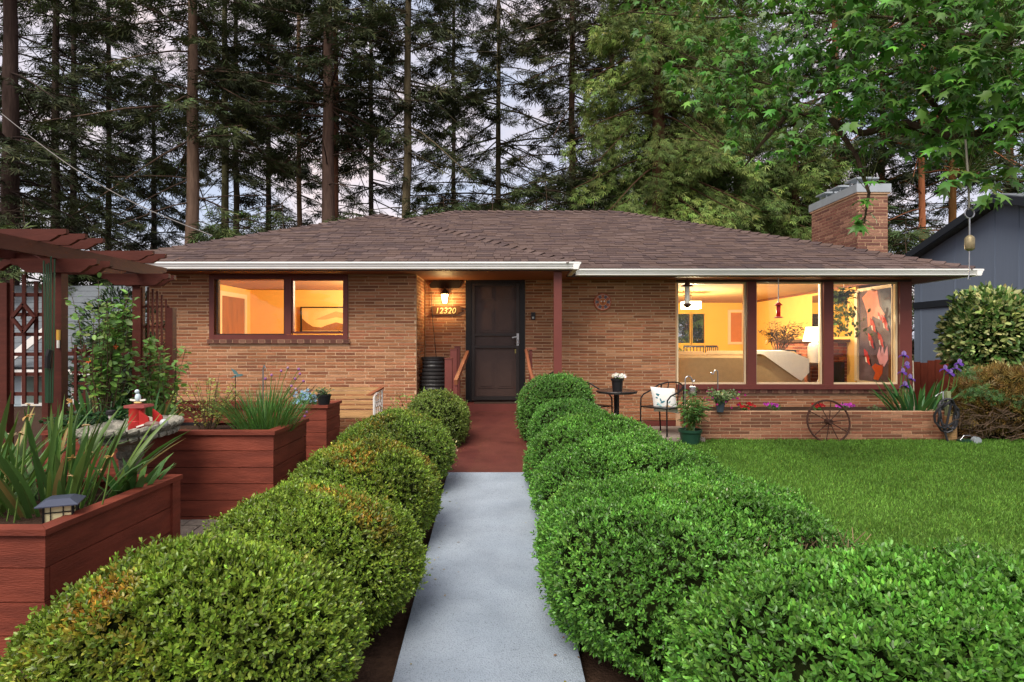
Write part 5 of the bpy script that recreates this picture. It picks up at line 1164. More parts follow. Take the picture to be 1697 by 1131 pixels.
# ------------------------------------------------------------------ pots and hooks by the bay
gp = Vector((X(1144, 9.05), 9.05, gz(X(1144, 9.05), 9.05))); gp.z = Z(738, 9.05)
g1 = pot('large dark green pot of leafy shrub at the lawn edge', gp, .125, .165, .24, M_greenplastic, .016)
leafy('', '', '', gp + Vector((0, 0, .19)), .66, .24, 24, 620, .095, (84, 122, 56), 302, tmpl=T_LEAFN, parent=g1, droop=.5)
def hook(label, u, v0, v1, D, rr, name='shepherd_hook', side=1):
    b = Vector((X(u, D), D, v1)); tz_ = Z(v0, D); pts = [b, Vector((b.x, D, tz_ - rr))] + [Vector((b.x + side * (rr - rr * math.cos(a)), D, tz_ - rr + rr * math.sin(a))) for a in (.5, 1.1, 1.6, 2.1, 2.6, 3.0)] + [Vector((b.x + side * (2 * rr + .01), D, tz_ - rr - .03)), Vector((b.x + side * (2 * rr + .035), D, tz_ - rr - .03)), Vector((b.x + side * (2 * rr + .045), D, tz_ - rr + .0))]
    return MB().tube(pts, .009, 6).obj(name, M_steel, label=label, cat='hook', group='metal shepherd hooks', smooth=True)
hook('white shepherd hook holding the glass jar', 1135.5, 624, -1.5, 9.3, .05)
hk2 = hook('plain straight hook above the hanging flower basket', 1189.5, 614, -1.25, 9.6, .03, side=-1)
jar = thing('glass_jar', 'clear glass jar lantern hanging from the white hook', 'jar', P(1148, 660, 9.3)); q = P(1148, 657, 9.3)
MB().lathe(q, [(.045, 0), (.068, .03), (.07, .09), (.045, .125), (.045, .14)], 18).obj('glass', M_jar, parent=jar, smooth=True); MB().lathe(q + Vector((0, 0, .128)), [(.05, 0), (.05, .025), (.01, .028)], 16).obj('lid', M_greymetal, parent=jar); MB().lathe(q + Vector((0, 0, .004)), [(.04, 0), (.06, .03), (.06, .045), (.01, .05)], 14).obj('sand_filling', mat('pale_sand', (206, 196, 180), rough=1), parent=jar)
MB().tube([q + Vector((0, 0, .15)), q + Vector((0, 0, .27))], .003, 4).obj('wire', M_steel, parent=jar)
bk = Vector((X(1193.5, 9.35), 9.35, Z(683, 9.35))); hb_ = pot('small blue-grey basket of pink fuchsia hung on the planter wall', bk, .052, .075, .17, M_greyplastic, .006, name='hanging_basket')
leafy('', '', '', bk + Vector((-.03, -.02, .12)), .28, .28, 30, 520, .045, (118, 140, 92), 303, parent=hb_, droop=.9, flowers=((168, 40, 120), 26, .022, .1))
for i, (u_, v_, D_, fc_, lab) in enumerate([(1233, 683, 9.75, (190, 34, 44), 'left clump of small red flowers in the brick planter'), (1285, 683, 9.75, (206, 70, 190), 'left clump of pink flowers in the brick planter'), (1356, 683, 9.75, (190, 34, 44), 'red flowers behind the wagon wheel in the planter'), (1398, 683, 9.75, (206, 70, 190), 'pink flowers just right of the wagon wheel')]):
    leafy('flower_clump', lab, 'flower', (X(u_, D_), D_, pz1 - .055), .17, .12, 9, 60, .045, (70, 110, 50), 310 + i, flowers=(fc_, 20, .028, 1.0), group='bedding flowers in the brick planter')
leafy('flower_clump', 'low leafy seedling near the iris in the brick planter', 'flower', (X(1450, 9.75), 9.75, pz1 - .055), .1, .12, 8, 60, .04, (84, 100, 60), 316)
# wagon wheel
ww = thing('wagon_wheel', 'rusty iron wagon wheel leaning on the brick planter', 'wheel', P(1373, 731, 9.25)); c = P(1373, 699, 9.28); az2 = Vector((0, .2, 1)).normalized()
mb = MB(); mb.torus(c, .325, .016, 40, 6, (1, 0, 0), az2); mb.obj('rim', M_rust, parent=ww, smooth=True)
MB().tube([c + Vector((0, -.06, 0)), c + Vector((0, .05, 0))], .045, 12).obj('hub', M_rust, parent=ww); mb = MB(); mb.torus(c + Vector((0, -.06, 0)), .03, .012, 14, 5, (1, 0, 0), (0, 0, 1)); mb.obj('hub_ring', M_rust, parent=ww)
for k in range(10):
    a = 2 * math.pi * k / 10 + .1; d = Vector((1, 0, 0)) * math.cos(a) + az2 * math.sin(a); MB().tube([c + d * .04 + Vector((0, -.02, 0)), c + d * .32], .0075, 5).obj('spoke', M_rust, parent=ww)
# iris at the right end, hose post, sprinkler
ir = strap_clump('iris_plant', 'clump of iris with purple blooms at the right end of the planter', 'iris', (X(1520, 9.7), 9.7, pz1 - .06), 60, .62, .05, .75, (66, 116, 58), 320, rx=.42, ry=.18, bend=.55)
def iris_flower(par, c, s, seed):
    r = random.Random(seed)
    for k in range(3):
        a = 2 * math.pi * k / 3 + r.random(); d = Vector((math.cos(a), math.sin(a), 0))
        mb = MB(); mb.col = s2l((96, 58, 150)); ribbon(mb, c, d + Vector((0, 0, .35)), s * 1.25, s * .75, Vector((0, 0, -2.6)), 4); mb.obj('fall_petal', M_petal, parent=par, smooth=True)
        mb = MB(); mb.col = s2l((164, 140, 206)); ribbon(mb, c, d * .35 + Vector((0, 0, 1)), s, s * .8, -d * .9, 4); mb.obj('standard_petal', M_petal, parent=par, smooth=True)
for i, (u_, v_) in enumerate([(1498, 590), (1503, 607), (1496, 618), (1508, 628), (1500, 640), (1566, 613), (1584, 612), (1590, 603), (1575, 620)]):
    c = P(u_, v_, 9.65); MB().tube([(X(1500 if u_ < 1530 else 1556, 9.7), 9.7, pz1 - .06), (c.x - .03, 9.68, (c.z + pz1) / 2), c], .008, 5).obj('stem', M_greenstem, parent=ir); iris_flower(ir, c, .085, 330 + i)
MB().tube([(X(1515, 9.6), 9.6, pz1 - .1), (X(1513, 9.6), 9.6, Z(598, 9.6))], .009, 6).obj('garden_stake', mat('pale_stake', (186, 170, 150), rough=.8), label='thin pale stake standing in the iris clump', cat='stake')
hp = thing('hose_post', 'stubby weathered wooden post holding a garden hose', 'post', (X(1572, 9.3), 9.3, -1.55))
MB().tube([(X(1575, 9.3), 9.3, -1.6), (X(1575, 9.3), 9.3, Z(690, 9.3))], .085, 14).obj('log', M_oak, parent=hp); MB().box(X(1566, 9.35), X(1572, 9.35), 9.3, 9.36, Z(690, 9.3), Z(649, 9.3)).obj('stake', mat('mossy_wood', (132, 140, 104), rough=.9, var=.3), parent=hp)
MB().tube([P(1545, 660, 9.3), P(1558, 652, 9.3), P(1563, 649, 9.3), P(1563, 668, 9.28)], .011, 6).obj('tap', M_steel, parent=hp)
hs = MB(); pts = []; cc = P(1570, 686, 9.2)
for k in range(64):
    a = k / 64 * 2 * math.pi * 4 + 1.6; R_ = .17 + .03 * math.sin(k * .7); pts.append(cc + Vector((math.cos(a) * R_ * .8 - .02 + .03 * math.sin(k * .21), -.03 + .03 * math.sin(k * 1.3), math.sin(a) * R_ * 1.3 - .02)))
pts += [cc + Vector((-.06, -.03, -.28)), cc + Vector((-.03, -.04, -.4)), cc + Vector((-.01, -.05, -.44))]
hs.tube(pts, .017, 6).obj('garden_hose', M_rubber, label='black garden hose coiled over the wooden post', cat='hose', smooth=True)
sk = thing('lawn_sprinkler', 'small wheeled green lawn sprinkler at the lawn edge', 'sprinkler', P(1610, 735, 9.15)); q = P(1602, 733, 9.15)
MB().box(q.x - .12, q.x + .14, 9.1, 9.2, q.z - .01, q.z + .035).obj('base', M_greenplastic, parent=sk); MB().tube([(q.x + .1, 9.06, q.z + .03), (q.x + .1, 9.13, q.z + .03)], .06, 14).obj('wheel', M_greymetal, parent=sk); MB().tube([q + Vector((-.1, 0, .03)), q + Vector((-.04, 0, .1)), q + Vector((.05, 0, .1)), q + Vector((.1, 0, .05))], .006, 5).obj('handle', M_steel, parent=sk)
# shrubs at the right
def blob_shrub(name, label, c, rx, ry, rz, n, ls, col, seed, tmpl, hue=.1, tip=None, low=-.9, core=.66, axup=.3, layer=.14, corecol=None):
    g = np.random.default_rng(seed); c = np.array(c, float); t = thing(name, label, 'bush', (c[0], c[1], gz(c[0], c[1])))
    d = rdir(n * 2, g); d = d[d[:, 2] > low][:n]; N = len(d); q = c + d * np.array([rx, ry, rz]); nr = norm(d / np.array([rx, ry, rz])); q += nr * (lump(q, 5, seed) * .09 + lump(q, 12, seed) * .05)[:, None]; q -= nr * (np.abs(g.normal(0, layer, (N, 1))))
    ax = norm(nr + g.normal(0, .55, (N, 3)) + [0, 0, axup]); P_ = [];
    cl = jit(col, N, .28, g, hue)
    if tip: k = (g.random((N, 1)) < .45); cl = np.where(k, jit(tip, N, .18, g, .08), cl)
    leaves('foliage', q, ax, norm(nr * .5 + g.normal(0, .5, (N, 3)) + [0, -.2, .5]), ls * (.7 + .6 * g.random(N)), tmpl, cl, M_leaf, t)
    mb = MB(); mb.sphere(c, 1, 16, 10, (rx * core, ry * core, rz * core)); mb.obj('dark_core', M_inner, parent=t)  # dark filler ball, coloured like the shade inside the foliage
    mb = MB(); r = random.Random(seed)
    for k in range(7):
        a = r.uniform(0, 6.28); mb.tube([(c[0] + .1 * math.cos(a), c[1] + .1 * math.sin(a), gz(c[0], c[1]) - .05), (c[0] + .2 * math.cos(a), c[1] + .2 * math.sin(a), c[2] - rz * .5), (c[0] + rx * .5 * math.cos(a), c[1] + ry * .5 * math.sin(a), c[2])], [.025, .018, .008], 6)
    mb.obj('stems', M_twig, parent=t, kind='stuff'); return t
blob_shrub('laurel_bush', 'tall glossy variegated laurel in front of the grey house', (X(1648, 10.6), 10.6, Z(556, 10.6)), .86, .7, .84, 5200, .105, (84, 116, 56), 401, T_LEAF, .08, tip=(186, 194, 126), low=-.95, axup=.1)
blob_shrub('juniper_bush', 'wide browned juniper bush at the right edge of the lawn', (X(1690, 9.75), 9.75, -1.02), 1.1, .6, .62, 7000, .11, (116, 96, 50), 402, T_SPRAY, .1, tip=(150, 124, 66), low=-.75, core=.8, layer=.08)
tw = MB(); r = random.Random(8)
for k in range(100):
    p = Vector((X(r.uniform(1590, 1697), 9.2), 9.2 + r.uniform(-.06, .12), r.uniform(-1.5, -1.05))); tw.tube([p, p + Vector((r.gauss(0, .1), -.03, r.gauss(.02, .05))), p + Vector((r.gauss(0, .18), -.04, r.gauss(.06, .07)))], [.008, .006, .003], 4)
tw.obj('dead_branches', mat('grey_twig', (88, 70, 54), rough=.9, var=.3), parent=bpy.data.objects['juniper_bush'], kind='stuff')
# feeders under the eave
bf = thing('bird_feeder', 'tube bird feeder hanging from the eave before the left bay window', 'feeder', P(1139, 510, 10.15)); q = P(1139, 508, 10.15)
MB().lathe(q + Vector((0, 0, .05)), [(.042, 0), (.042, .29)], 16).obj('tube', mat('seed_tube', (226, 222, 210), rough=.35, var=.45, vs=60), parent=bf, smooth=True)
MB().lathe(q, [(.01, -.03), (.03, -.01), (.07, .02), (.07, .035), (.04, .05)], 16).obj('tray', M_rust, parent=bf); MB().lathe(q + Vector((0, 0, .341)), [(.1, -.01), (.09, .01), (.04, .03), (.03, .07), (.01, .1)], 18).obj('lid', M_rust, parent=bf); MB().tube([q + Vector((0, 0, .43)), (q.x, q.y, EZ)], .004, 5).obj('wire', M_blackmetal, parent=bf)
for k in range(3): MB().tube([q + Vector((-.075, -.0, .1 + .08 * k)), q + Vector((.075, 0, .1 + .08 * k))], .005, 5).obj('perch', M_blackmetal, parent=bf)
hf = thing('nectar_feeder', 'red nectar feeder hanging before the middle bay window', 'feeder', P(1290, 528, 10.15)); q = P(1290, 527, 10.15)
MB().lathe(q + Vector((0, 0, .02)), [(.03, 0), (.034, .01), (.034, .17), (.03, .18)], 16).obj('bottle', mat('red_nectar', (186, 22, 26), rough=.15, var=.1, emit=.0), parent=hf, smooth=True); MB().lathe(q + Vector((0, 0, -.005)), [(.06, 0), (.075, .008), (.06, .022), (.03, .026)], 16).obj('base', mat('pink_plastic', (196, 92, 92), rough=.4), parent=hf)
MB().lathe(q + Vector((0, 0, .2)), [(.03, 0), (.07, .01), (.06, .02), (.02, .06), (.01, .065)], 16).obj('cap', M_red, parent=hf); MB().tube([q + Vector((0, 0, .262)), (q.x, q.y, EZ)], .009, 6).obj('rod', M_steel, parent=hf)
# house plants
leafy('houseplant', 'dark branching houseplant on the table behind the sofa', 'plant', (X(1290, 12.2), 12.2, Z(582, 12.2)), .7, .5, 22, 620, .085, (30, 28, 12), 501, tmpl=T_LEAFN, stem_m=M_twig, low=.35)
MB().box(X(1250, 12.2), X(1312, 12.2), 12.0, 12.4, Z(586, 12.2), Z(580, 12.2)).obj('black_tray', M_blackplastic, label='long black tray under the dark houseplant', cat='tray')
MB().box(X(1245, 12.2), X(1318, 12.2), 11.95, 12.45, FL + .01, Z(586.2, 12.2)).obj('sofa_table', MATS['dark_walnut'], label='dark console table behind the sofa carrying the plant', cat='table')
hpnt = leafy('hanging_plant', 'trailing green pothos hanging in the right bay window', 'plant', (X(1398, 11.2), 11.2, Z(500, 11.2)), .3, .3, 14, 190, .1, (86, 106, 48), 502, low=.1, droop=.8)
g = np.random.default_rng(5); n = 130; pos = np.stack([X(1400, 11.2) + g.normal(0, .2, n), 11.2 + g.normal(0, .1, n), Z(505, 11.2) - .55 * g.random(n)], 1)
leaves('trailing_leaves', pos, g.normal(0, .6, (n, 3)) + [0, 0, -.6], g.normal(0, .4, (n, 3)) + [0, -1, .2], .06 + .04 * g.random(n), T_OVAL, jit((100, 116, 54), n, .25, g), M_leaf, hpnt)
mb = MB()
for k in range(9):
    x_ = X(1400, 11.2) + RND.gauss(0, .17); mb.tube([(x_ * .5 + X(1400, 11.2) * .5, 11.2, Z(500, 11.2)), (x_, 11.17, Z(520, 11.2)), (x_ + RND.gauss(0, .04), 11.18, Z(RND.uniform(530, 552), 11.2))], .004, 4)
mb.obj('vines', M_greenstem, parent=hpnt, kind='stuff'); MB().tube([(X(1398, 11.2), 11.2, Z(497, 11.2)), (X(1398, 11.2), 11.2, EZ)], .005, 5).obj('cord', M_white, parent=hpnt)

# ------------------------------------------------------------------ timber planter boxes at the left
def planter_box(label, x0, x1, y0, y1, zt, zb, bh, n, soil_drop=.1, post=True):
    t = thing('planter_box', label, 'planter', ((x0 + x1) / 2, (y0 + y1) / 2, zb), 'red timber planter boxes'); cw = .1; ov = .022; th = .036; ct = .034
    def cap(poly): mb = MB(); mb.prism(poly, (0, 0, zt - ct), (1, 0, 0), (0, 1, 0), (0, 0, ct)); mb.obj('cap_board', M_redwood, parent=t)
    X0, X1, Y0, Y1 = x0 - ov, x1 + ov, y0 - ov, y1 + ov; e_ = .0012
    cap([(X0, Y0), (X1 - e_, Y0), (X1 - cw - e_, Y0 + cw), (X0 + cw, Y0 + cw)]); cap([(X1, Y0 + e_), (X1, Y1 - e_), (X1 - cw, Y1 - cw - e_), (X1 - cw, Y0 + cw + e_)])
    cap([(X0, Y1), (X0 + cw, Y1 - cw), (X1 - cw - e_, Y1 - cw), (X1 - e_, Y1)]); cap([(X0 - .0, Y0 + e_), (X0 + cw - e_, Y0 + cw + e_), (X0 + cw - e_, Y1 - cw - e_), (X0, Y1 - e_)])
    z = zt - ct - .001
    while z > zb:
        zl = max(z - bh + .006, zb)
        for (a, b, c_, d_) in ((x0, x1, y0, y0 + th), (x0, x1, y1 - th, y1), (x1 - th, x1 - .001, y0 + th + .001, y1 - th - .001), (x0 + .001, x0 + th, y0 + th + .001, y1 - th - .001)):
            j = RND.uniform(-.0015, .0015); MB().box(a + j, b + j, c_ + j, d_ + j, zl, z).obj('board', M_redwood, parent=t)
        z -= bh
    if post: MB().box(x1 - .06, x1 + .014, y1 - .1, y1 + .004, zb, zt - ct - .002).obj('corner_post', M_redwood, parent=t)
    MB().box(x0 + th + .004, x1 - th - .004, y0 + th + .004, y1 - th - .004, zb + .05, zt - soil_drop).obj('soil', M_soil, parent=t); return t
p1z = Z(878, 3.28); p2z = Z(715, 5.34); p3z = Z(672, 7.05)
planter_box('near red timber planter box full of strappy iris', -4.35, -2.555, 3.3, 4.62, p1z, -1.84, .186, 4, .1)
planter_box('middle red timber planter box with chives behind the birdbath', -4.15, -2.12, 5.36, 6.22, p2z, -1.62, .146, 5, .06, post=False)
planter_box('far red timber planter box carrying a small black pot', -4.2, X(541, 7.07), 7.07, 7.62, p3z, -1.52, .146, 5, .05, post=False)
MB().box(-4.11, -3.0, 6.13, 6.145, p2z - .3, p2z - .03).obj('liner_sheet', M_blackplastic, label='black plastic liner along the back of the middle planter', cat='liner')
sz1 = p1z - .1
strap_clump('iris_plant', 'big strappy iris clump in the near planter, leaves leaning right', 'iris', (-3.1, 4.1, sz1), 90, .76, .036, .68, (84, 116, 54), 601, rx=.34, ry=.32, bend=.8, bias=(.02, -.05, 0))
strap_clump('iris_plant', 'strappy iris clump at the left edge of the near planter', 'iris', (-3.62, 4.0, sz1), 70, .8, .036, .7, (90, 124, 60), 602, rx=.35, ry=.35, bend=.8)
strap_clump('iris_plant', 'broad-leaved low iris tuft at the back corner of the near planter', 'iris', (-2.74, 4.35, sz1), 22, .38, .05, .8, (78, 118, 58), 603, rx=.12, ry=.12, bend=.9)
df = thing('dry_blooms', 'withered tan flower heads on stalks above the near iris', 'flower', (-2.95, 3.95, sz1)); r = random.Random(66)
for (u_, v_) in ((45, 690), (33, 718), (48, 672), (120, 760), (147, 705), (152, 750), (122, 790), (184, 758), (20, 725), (118, 668), (163, 780)):
    D_ = r.uniform(3.7, 4.2); c = P(u_, v_, D_); MB().tube([(c.x - .08, D_, sz1), (c.x - .03, D_, (c.z + sz1) / 2), c], .005, 5).obj('stalk', M_greenstem, parent=df)
    mb = MB(); mb.col = s2l(r.choice([(206, 178, 130), (190, 150, 90), (214, 196, 160)]))
    for k in range(4): ribbon(mb, c, Vector((r.gauss(0, .6), r.gauss(0, .6), r.uniform(-.3, .9))), .045, .02, Vector((r.gauss(0, 1), r.gauss(0, 1), -.8)), 4)
    mb.obj('flower_head', M_petal, parent=df, kind='stuff')
# lantern in the near planter
la = thing('garden_lantern', 'low square solar lantern with black grid in the near planter', 'lantern', P(117, 862, 3.62)); c = Vector((-2.69, 3.6, sz1))
Rl = Matrix.Rotation(math.radians(24), 3, 'Z'); s_ = .064; zt_ = Z(826, 3.7)
def lb(x, y, z): return Vector((c.x, c.y, 0)) + Rl @ Vector((x, y, 0)) + Vector((0, 0, z))
mb = MB(); mb.prism([(-s_, -s_), (s_, -s_), (s_, s_), (-s_, s_)], lb(0, 0, c.z), Rl @ Vector((1, 0, 0)), Rl @ Vector((0, 1, 0)), (0, 0, zt_ - c.z)); mb.obj('glass_box', M_cream, parent=la)
e_ = s_ + .006
for sx, sy_ in ((-1, -1), (1, -1), (1, 1), (-1, 1)): MB().tube([lb(sx * e_, sy_ * e_, c.z), lb(sx * e_, sy_ * e_, zt_)], .006, 4).obj('corner_bar', M_blackmetal, parent=la)
for f_ in range(4):
    R4 = Matrix.Rotation(f_ * math.pi / 2, 3, 'Z')
    for q_ in (-.55, .4):
        a, b = R4 @ Vector((q_ * s_, -e_, 0)), R4 @ Vector((q_ * s_, -e_, 0)); MB().tube([lb(a.x, a.y, c.z), lb(a.x, a.y, zt_)], .0035, 4).obj('grid_bar', M_blackmetal, parent=la)
    for zq in (.25, .75):
        z_ = c.z + (zt_ - c.z) * zq; a, b = R4 @ Vector((-e_, -e_, 0)), R4 @ Vector((e_, -e_, 0)); MB().tube([lb(a.x, a.y, z_), lb(b.x, b.y, z_)], .0035, 4).obj('grid_bar', M_blackmetal, parent=la)
mb = MB(); o_ = .105; i_ = .055
vs_ = [lb(sx * o_, sy_ * o_, zt_) for sx, sy_ in ((-1, -1), (1, -1), (1, 1), (-1, 1))] + [lb(sx * o_, sy_ * o_, zt_ + .006) for sx, sy_ in ((-1, -1), (1, -1), (1, 1), (-1, 1))] + [lb(sx * i_, sy_ * i_, zt_ + .035) for sx, sy_ in ((-1, -1), (1, -1), (1, 1), (-1, 1))]
mb._push(vs_, [(3, 2, 1, 0), (0, 1, 5, 4), (1, 2, 6, 5), (2, 3, 7, 6), (3, 0, 4, 7), (4, 5, 9, 8), (5, 6, 10, 9), (6, 7, 11, 10), (7, 4, 8, 11), (8, 9, 10, 11)]); mb.obj('roof', mat('slate_plastic', (66, 72, 88), rough=.4), parent=la)
# birdbath
bb = thing('birdbath', 'weathered cast stone birdbath with rope-edged basin between the planters', 'birdbath', (X(216, 4.98), 4.98, gz(-3.1, 4.98))); bx_, by_ = X(216, 4.98), 4.98; bz = Z(708, 4.98)
tl2 = Matrix.Rotation(math.radians(-4), 3, 'Y') @ Matrix.Rotation(math.radians(3), 3, 'X')
MB().lathe((bx_, by_, bz), [(.12, -.13), (.2, -.11), (.3, -.07), (.355, -.02), (.36, .01), (.33, .02), (.26, -.02), (.12, -.045), (.01, -.05)], 36, tilt=tl2).obj('basin', M_stone, parent=bb, smooth=True)
for (R_, dz_, rr_) in ((.37, .005, .026), (.335, -.058, .024)):
    n = 30
    for k in range(n):
        a = 2 * math.pi * k / n; b_ = a + .17; p_ = Vector((bx_, by_, bz)) + tl2 @ Vector((R_ * math.cos(a), R_ * math.sin(a), dz_ - .006)); q_ = Vector((bx_, by_, bz)) + tl2 @ Vector((R_ * math.cos(b_), R_ * math.sin(b_), dz_ + .006)); MB().tube([p_, p_.lerp(q_, .3), p_.lerp(q_, .7), q_], [rr_ * .8, rr_, rr_, rr_ * .8], 7).obj('rope_segment', M_stone, parent=bb, smooth=True)
pf_ = [(.15, gz(-3.1, 4.98) - bz - .02), (.15, -.7), (.11, -.66), (.09, -.6), (.075, -.4), (.085, -.26), (.1, -.24), (.1, -.21), (.085, -.19), (.11, -.13)]
MB().lathe((bx_, by_, bz), pf_, 18).obj('pedestal', M_stone, parent=bb)
# red pump shaped water feature
rp = thing('red_ornament', 'red enamel pump-shaped ornament standing in the birdbath', 'ornament', (X(228, 4.93), 4.93, bz - .03)); q = Vector((X(227, 4.9), 4.9, bz - .04))
MB().lathe(q, [(.072, 0), (.076, .01), (.076, .12), (.068, .125), (.07, .24), (.074, .25)], 20).obj('body', M_red, parent=rp, smooth=True)
mb = MB(); mb.prism([(-.085, .25), (.1, .25), (.115, .258), (.105, .278), (-.085, .275)], q + Vector((0, -.07, 0)), (1, 0, 0), (0, 0, 1), (0, .16, 0)); mb.obj('roof', mat('dull_red', (150, 70, 66), rough=.6, var=.2), parent=rp)
for sy_ in (-.07, .05):
    mb = MB(); mb.prism([(.06, .07), (.06, .22), (.1, .19), (.15, .15), (.16, .09), (.12, .065)], q + Vector((.0 + (.06 if sy_ > 0 else 0), sy_, .01)), (1, 0, 0), (0, 0, 1), (0, .018, 0)); mb.obj('spout_side', M_red, parent=rp)
mb = MB(); mb.prism([(.06, .06), (.2, .075), (.2, .09), (.06, .08)], q + Vector((0, -.068, .0)), (1, 0, 0), (0, 0, 1), (0, .13, 0)); mb.obj('spout_floor', M_red, parent=rp)
for o_ in list(rp.children): o_.data.transform(Matrix.Translation(q) @ Matrix.Scale(.84, 4) @ Matrix.Translation(-q))
q = q - Vector((0, 0, .046))
bdq = thing('bird_figure', 'tiny pale blue bird figure perched on the red ornament', 'figurine', q + Vector((.02, 0, .286))); c = q + Vector((.02, -.02, .325))
mb = MB(); mb.sphere(c + Vector((0, 0, .012)), .026, 12, 8, (.85, .85, 1.45)); mb.obj('body', mat('pale_glaze', (196, 214, 220), rough=.3, var=.15, vs=30), parent=bdq, smooth=True); mb = MB(); mb.sphere(c + Vector((-.004, -.004, .062)), .018, 10, 7); mb.obj('head', MATS['pale_glaze'], parent=bdq, smooth=True)
for sx in (-1, 1): MB().bar(c + Vector((sx * .018, 0, -.01)), c + Vector((sx * .062, 0, -.004)), .012, .014).obj('wing', M_ceramic, parent=bdq)
mb = MB(); mb.sphere(c + Vector((0, .0, -.028)), .02, 10, 6, (1.6, 1.2, .5)); mb.obj('nest', mat('ochre', (206, 176, 110), rough=.8), parent=bdq)
bs_ = thing('bird_figure', 'brown and white bird figure lying on the right of the birdbath rim', 'figurine', (X(255, 4.9), 4.9, bz)); c = Vector((X(253, 4.85), 4.85, bz + .04))
mb = MB(); mb.sphere(c, .035, 12, 8, (2.0, .9, .8)); mb.obj('body', mat('brown_glaze', (120, 92, 84), rough=.4, var=.3), parent=bs_, smooth=True); mb = MB(); mb.sphere(c + Vector((.09, 0, .012)), .032, 12, 8); mb.obj('head', mat('grey_glaze', (180, 186, 188), rough=.3, var=.15), parent=bs_, smooth=True); MB().bar(c + Vector((-.06, 0, 0)), c + Vector((-.12, 0, -.02)), .04, .012).obj('tail', M_ceramic, parent=bs_)
sw = thing('solar_stake', 'small white stake light with black cap in the middle planter', 'light', P(184, 712, 5.5)); q = P(184, 712, 5.5)
MB().lathe(q, [(.016, 0), (.016, .1), (.022, .11), (.022, .13)], 10).obj('post', M_white, parent=sw); MB().lathe(q + Vector((0, 0, .131)), [(.036, 0), (.04, .008), (.04, .038), (.034, .045)], 14).obj('cap', M_blackplastic, parent=sw)
# herbs in middle planter
sz2 = p2z - .06
strap_clump('chive_clump', 'dense grassy clump of chives with purple heads in the middle planter', 'chives', (X(440, 5.75), 5.75, sz2), 420, .5, .0075, .75, (78, 122, 52), 611, rx=.26, ry=.2, single=False, bend=.6)
chv = bpy.data.objects['chive_clump']; r = random.Random(3)
for (u_, v_) in ((489, 628), (497, 620), (483, 640), (503, 632), (490, 645), (466, 615), (477, 610), (450, 622), (508, 683), (505, 690), (495, 612), (440, 628)):
    c = P(u_, v_, 5.7); MB().tube([(X(440, 5.75) + (c.x - X(440, 5.75)) * .5, 5.75, sz2), ((c.x + X(440, 5.75)) / 2 + .02, 5.72, (c.z + sz2) / 2 + .05), c], .0028, 4).obj('scape', M_greenstem, parent=chv); mb = MB(); mb.col = s2l(r.choice([(160, 104, 160), (184, 150, 172), (172, 116, 170)])); mb.sphere(c, .013, 8, 6); mb.obj('flower_head', M_petal, parent=chv)
leafy('small_leaf_shrub', 'airy yellow-green small-leaved shrub in the middle planter', 'shrub', (X(345, 5.8), 5.8, sz2), .6, .36, 30, 700, .026, (142, 146, 66), 612, stem_m=M_twig, low=.15, stem_r=.004)
leafy('parsley_patch', 'dark green crinkled parsley mound behind the near iris', 'herb', (-3.95, 5.75, sz2 - .02), .25, .42, 40, 1500, .045, (40, 74, 36), 613, low=.2)
strap_clump('iris_plant', 'upright broad iris leaves at the foot of the left rose', 'iris', (X(160, 5.95), 5.95, sz2), 16, .5, .05, .5, (66, 106, 52), 614, rx=.16, ry=.1, bend=.45)
strap_clump('iris_plant', 'broad iris leaves between the two roses behind the birdbath', 'iris', (X(250, 6.0), 6.0, sz2), 20, .42, .035, .7, (74, 112, 56), 615, rx=.2, ry=.1, bend=.6)
leafy('rose_shrub', 'tall climbing rose left of the brick wall with one orange bloom', 'rose', (X(172, 5.85), 5.85, sz2), 1.62, .3, 22, 860, .066, (112, 150, 70), 616, stem_m=M_twig, low=.22, stem_r=.006, flowers=((214, 110, 60), 3, .03, .6), droop=.35)
leafy('rose_shrub', 'tall climbing rose against the left end of the brick wall', 'rose', (X(262, 6.4), 6.4, -1.4), 1.86, .27, 20, 820, .064, (114, 154, 70), 617, stem_m=M_twig, low=.38, stem_r=.006, droop=.35)
MB().tube([(X(436, 6.1), 6.1, sz2), (X(436, 6.1), 6.1, Z(612, 6.1)), (X(438, 6.1), 6.1, Z(605, 6.1)), (X(440, 6.1), 6.1, Z(611, 6.1))], .007, 6).obj('garden_hook', M_steel, label='thin steel hook standing in the chives', cat='hook')
dg = thing('bird_stake', 'verdigris metal bird ornament on a stake above the small-leaved shrub', 'ornament', P(392, 640, 5.9)); c = P(390, 622, 5.9)
MB().tube([(c.x, 5.9, sz2), c], .004, 5).obj('stake', M_blackmetal, parent=dg); vg = mat('verdigris', (84, 116, 116), rough=.6, var=.3)
mb = MB(); mb.prism([(-.05, -.035), (0, .0), (.05, .012), (.075, .0), (.05, -.012), (.0, -.02)], c, (1, 0, 0), (0, 0, 1), (0, .016, 0)); mb.obj('body', vg, parent=dg); mb = MB(); mb.prism([(-.01, .005), (-.045, .065), (0, .045), (.03, .005)], c + Vector((0, .002, 0)), (1, 0, 0), (0, 0, 1), (0, .008, 0)); mb.obj('wing', vg, parent=dg)
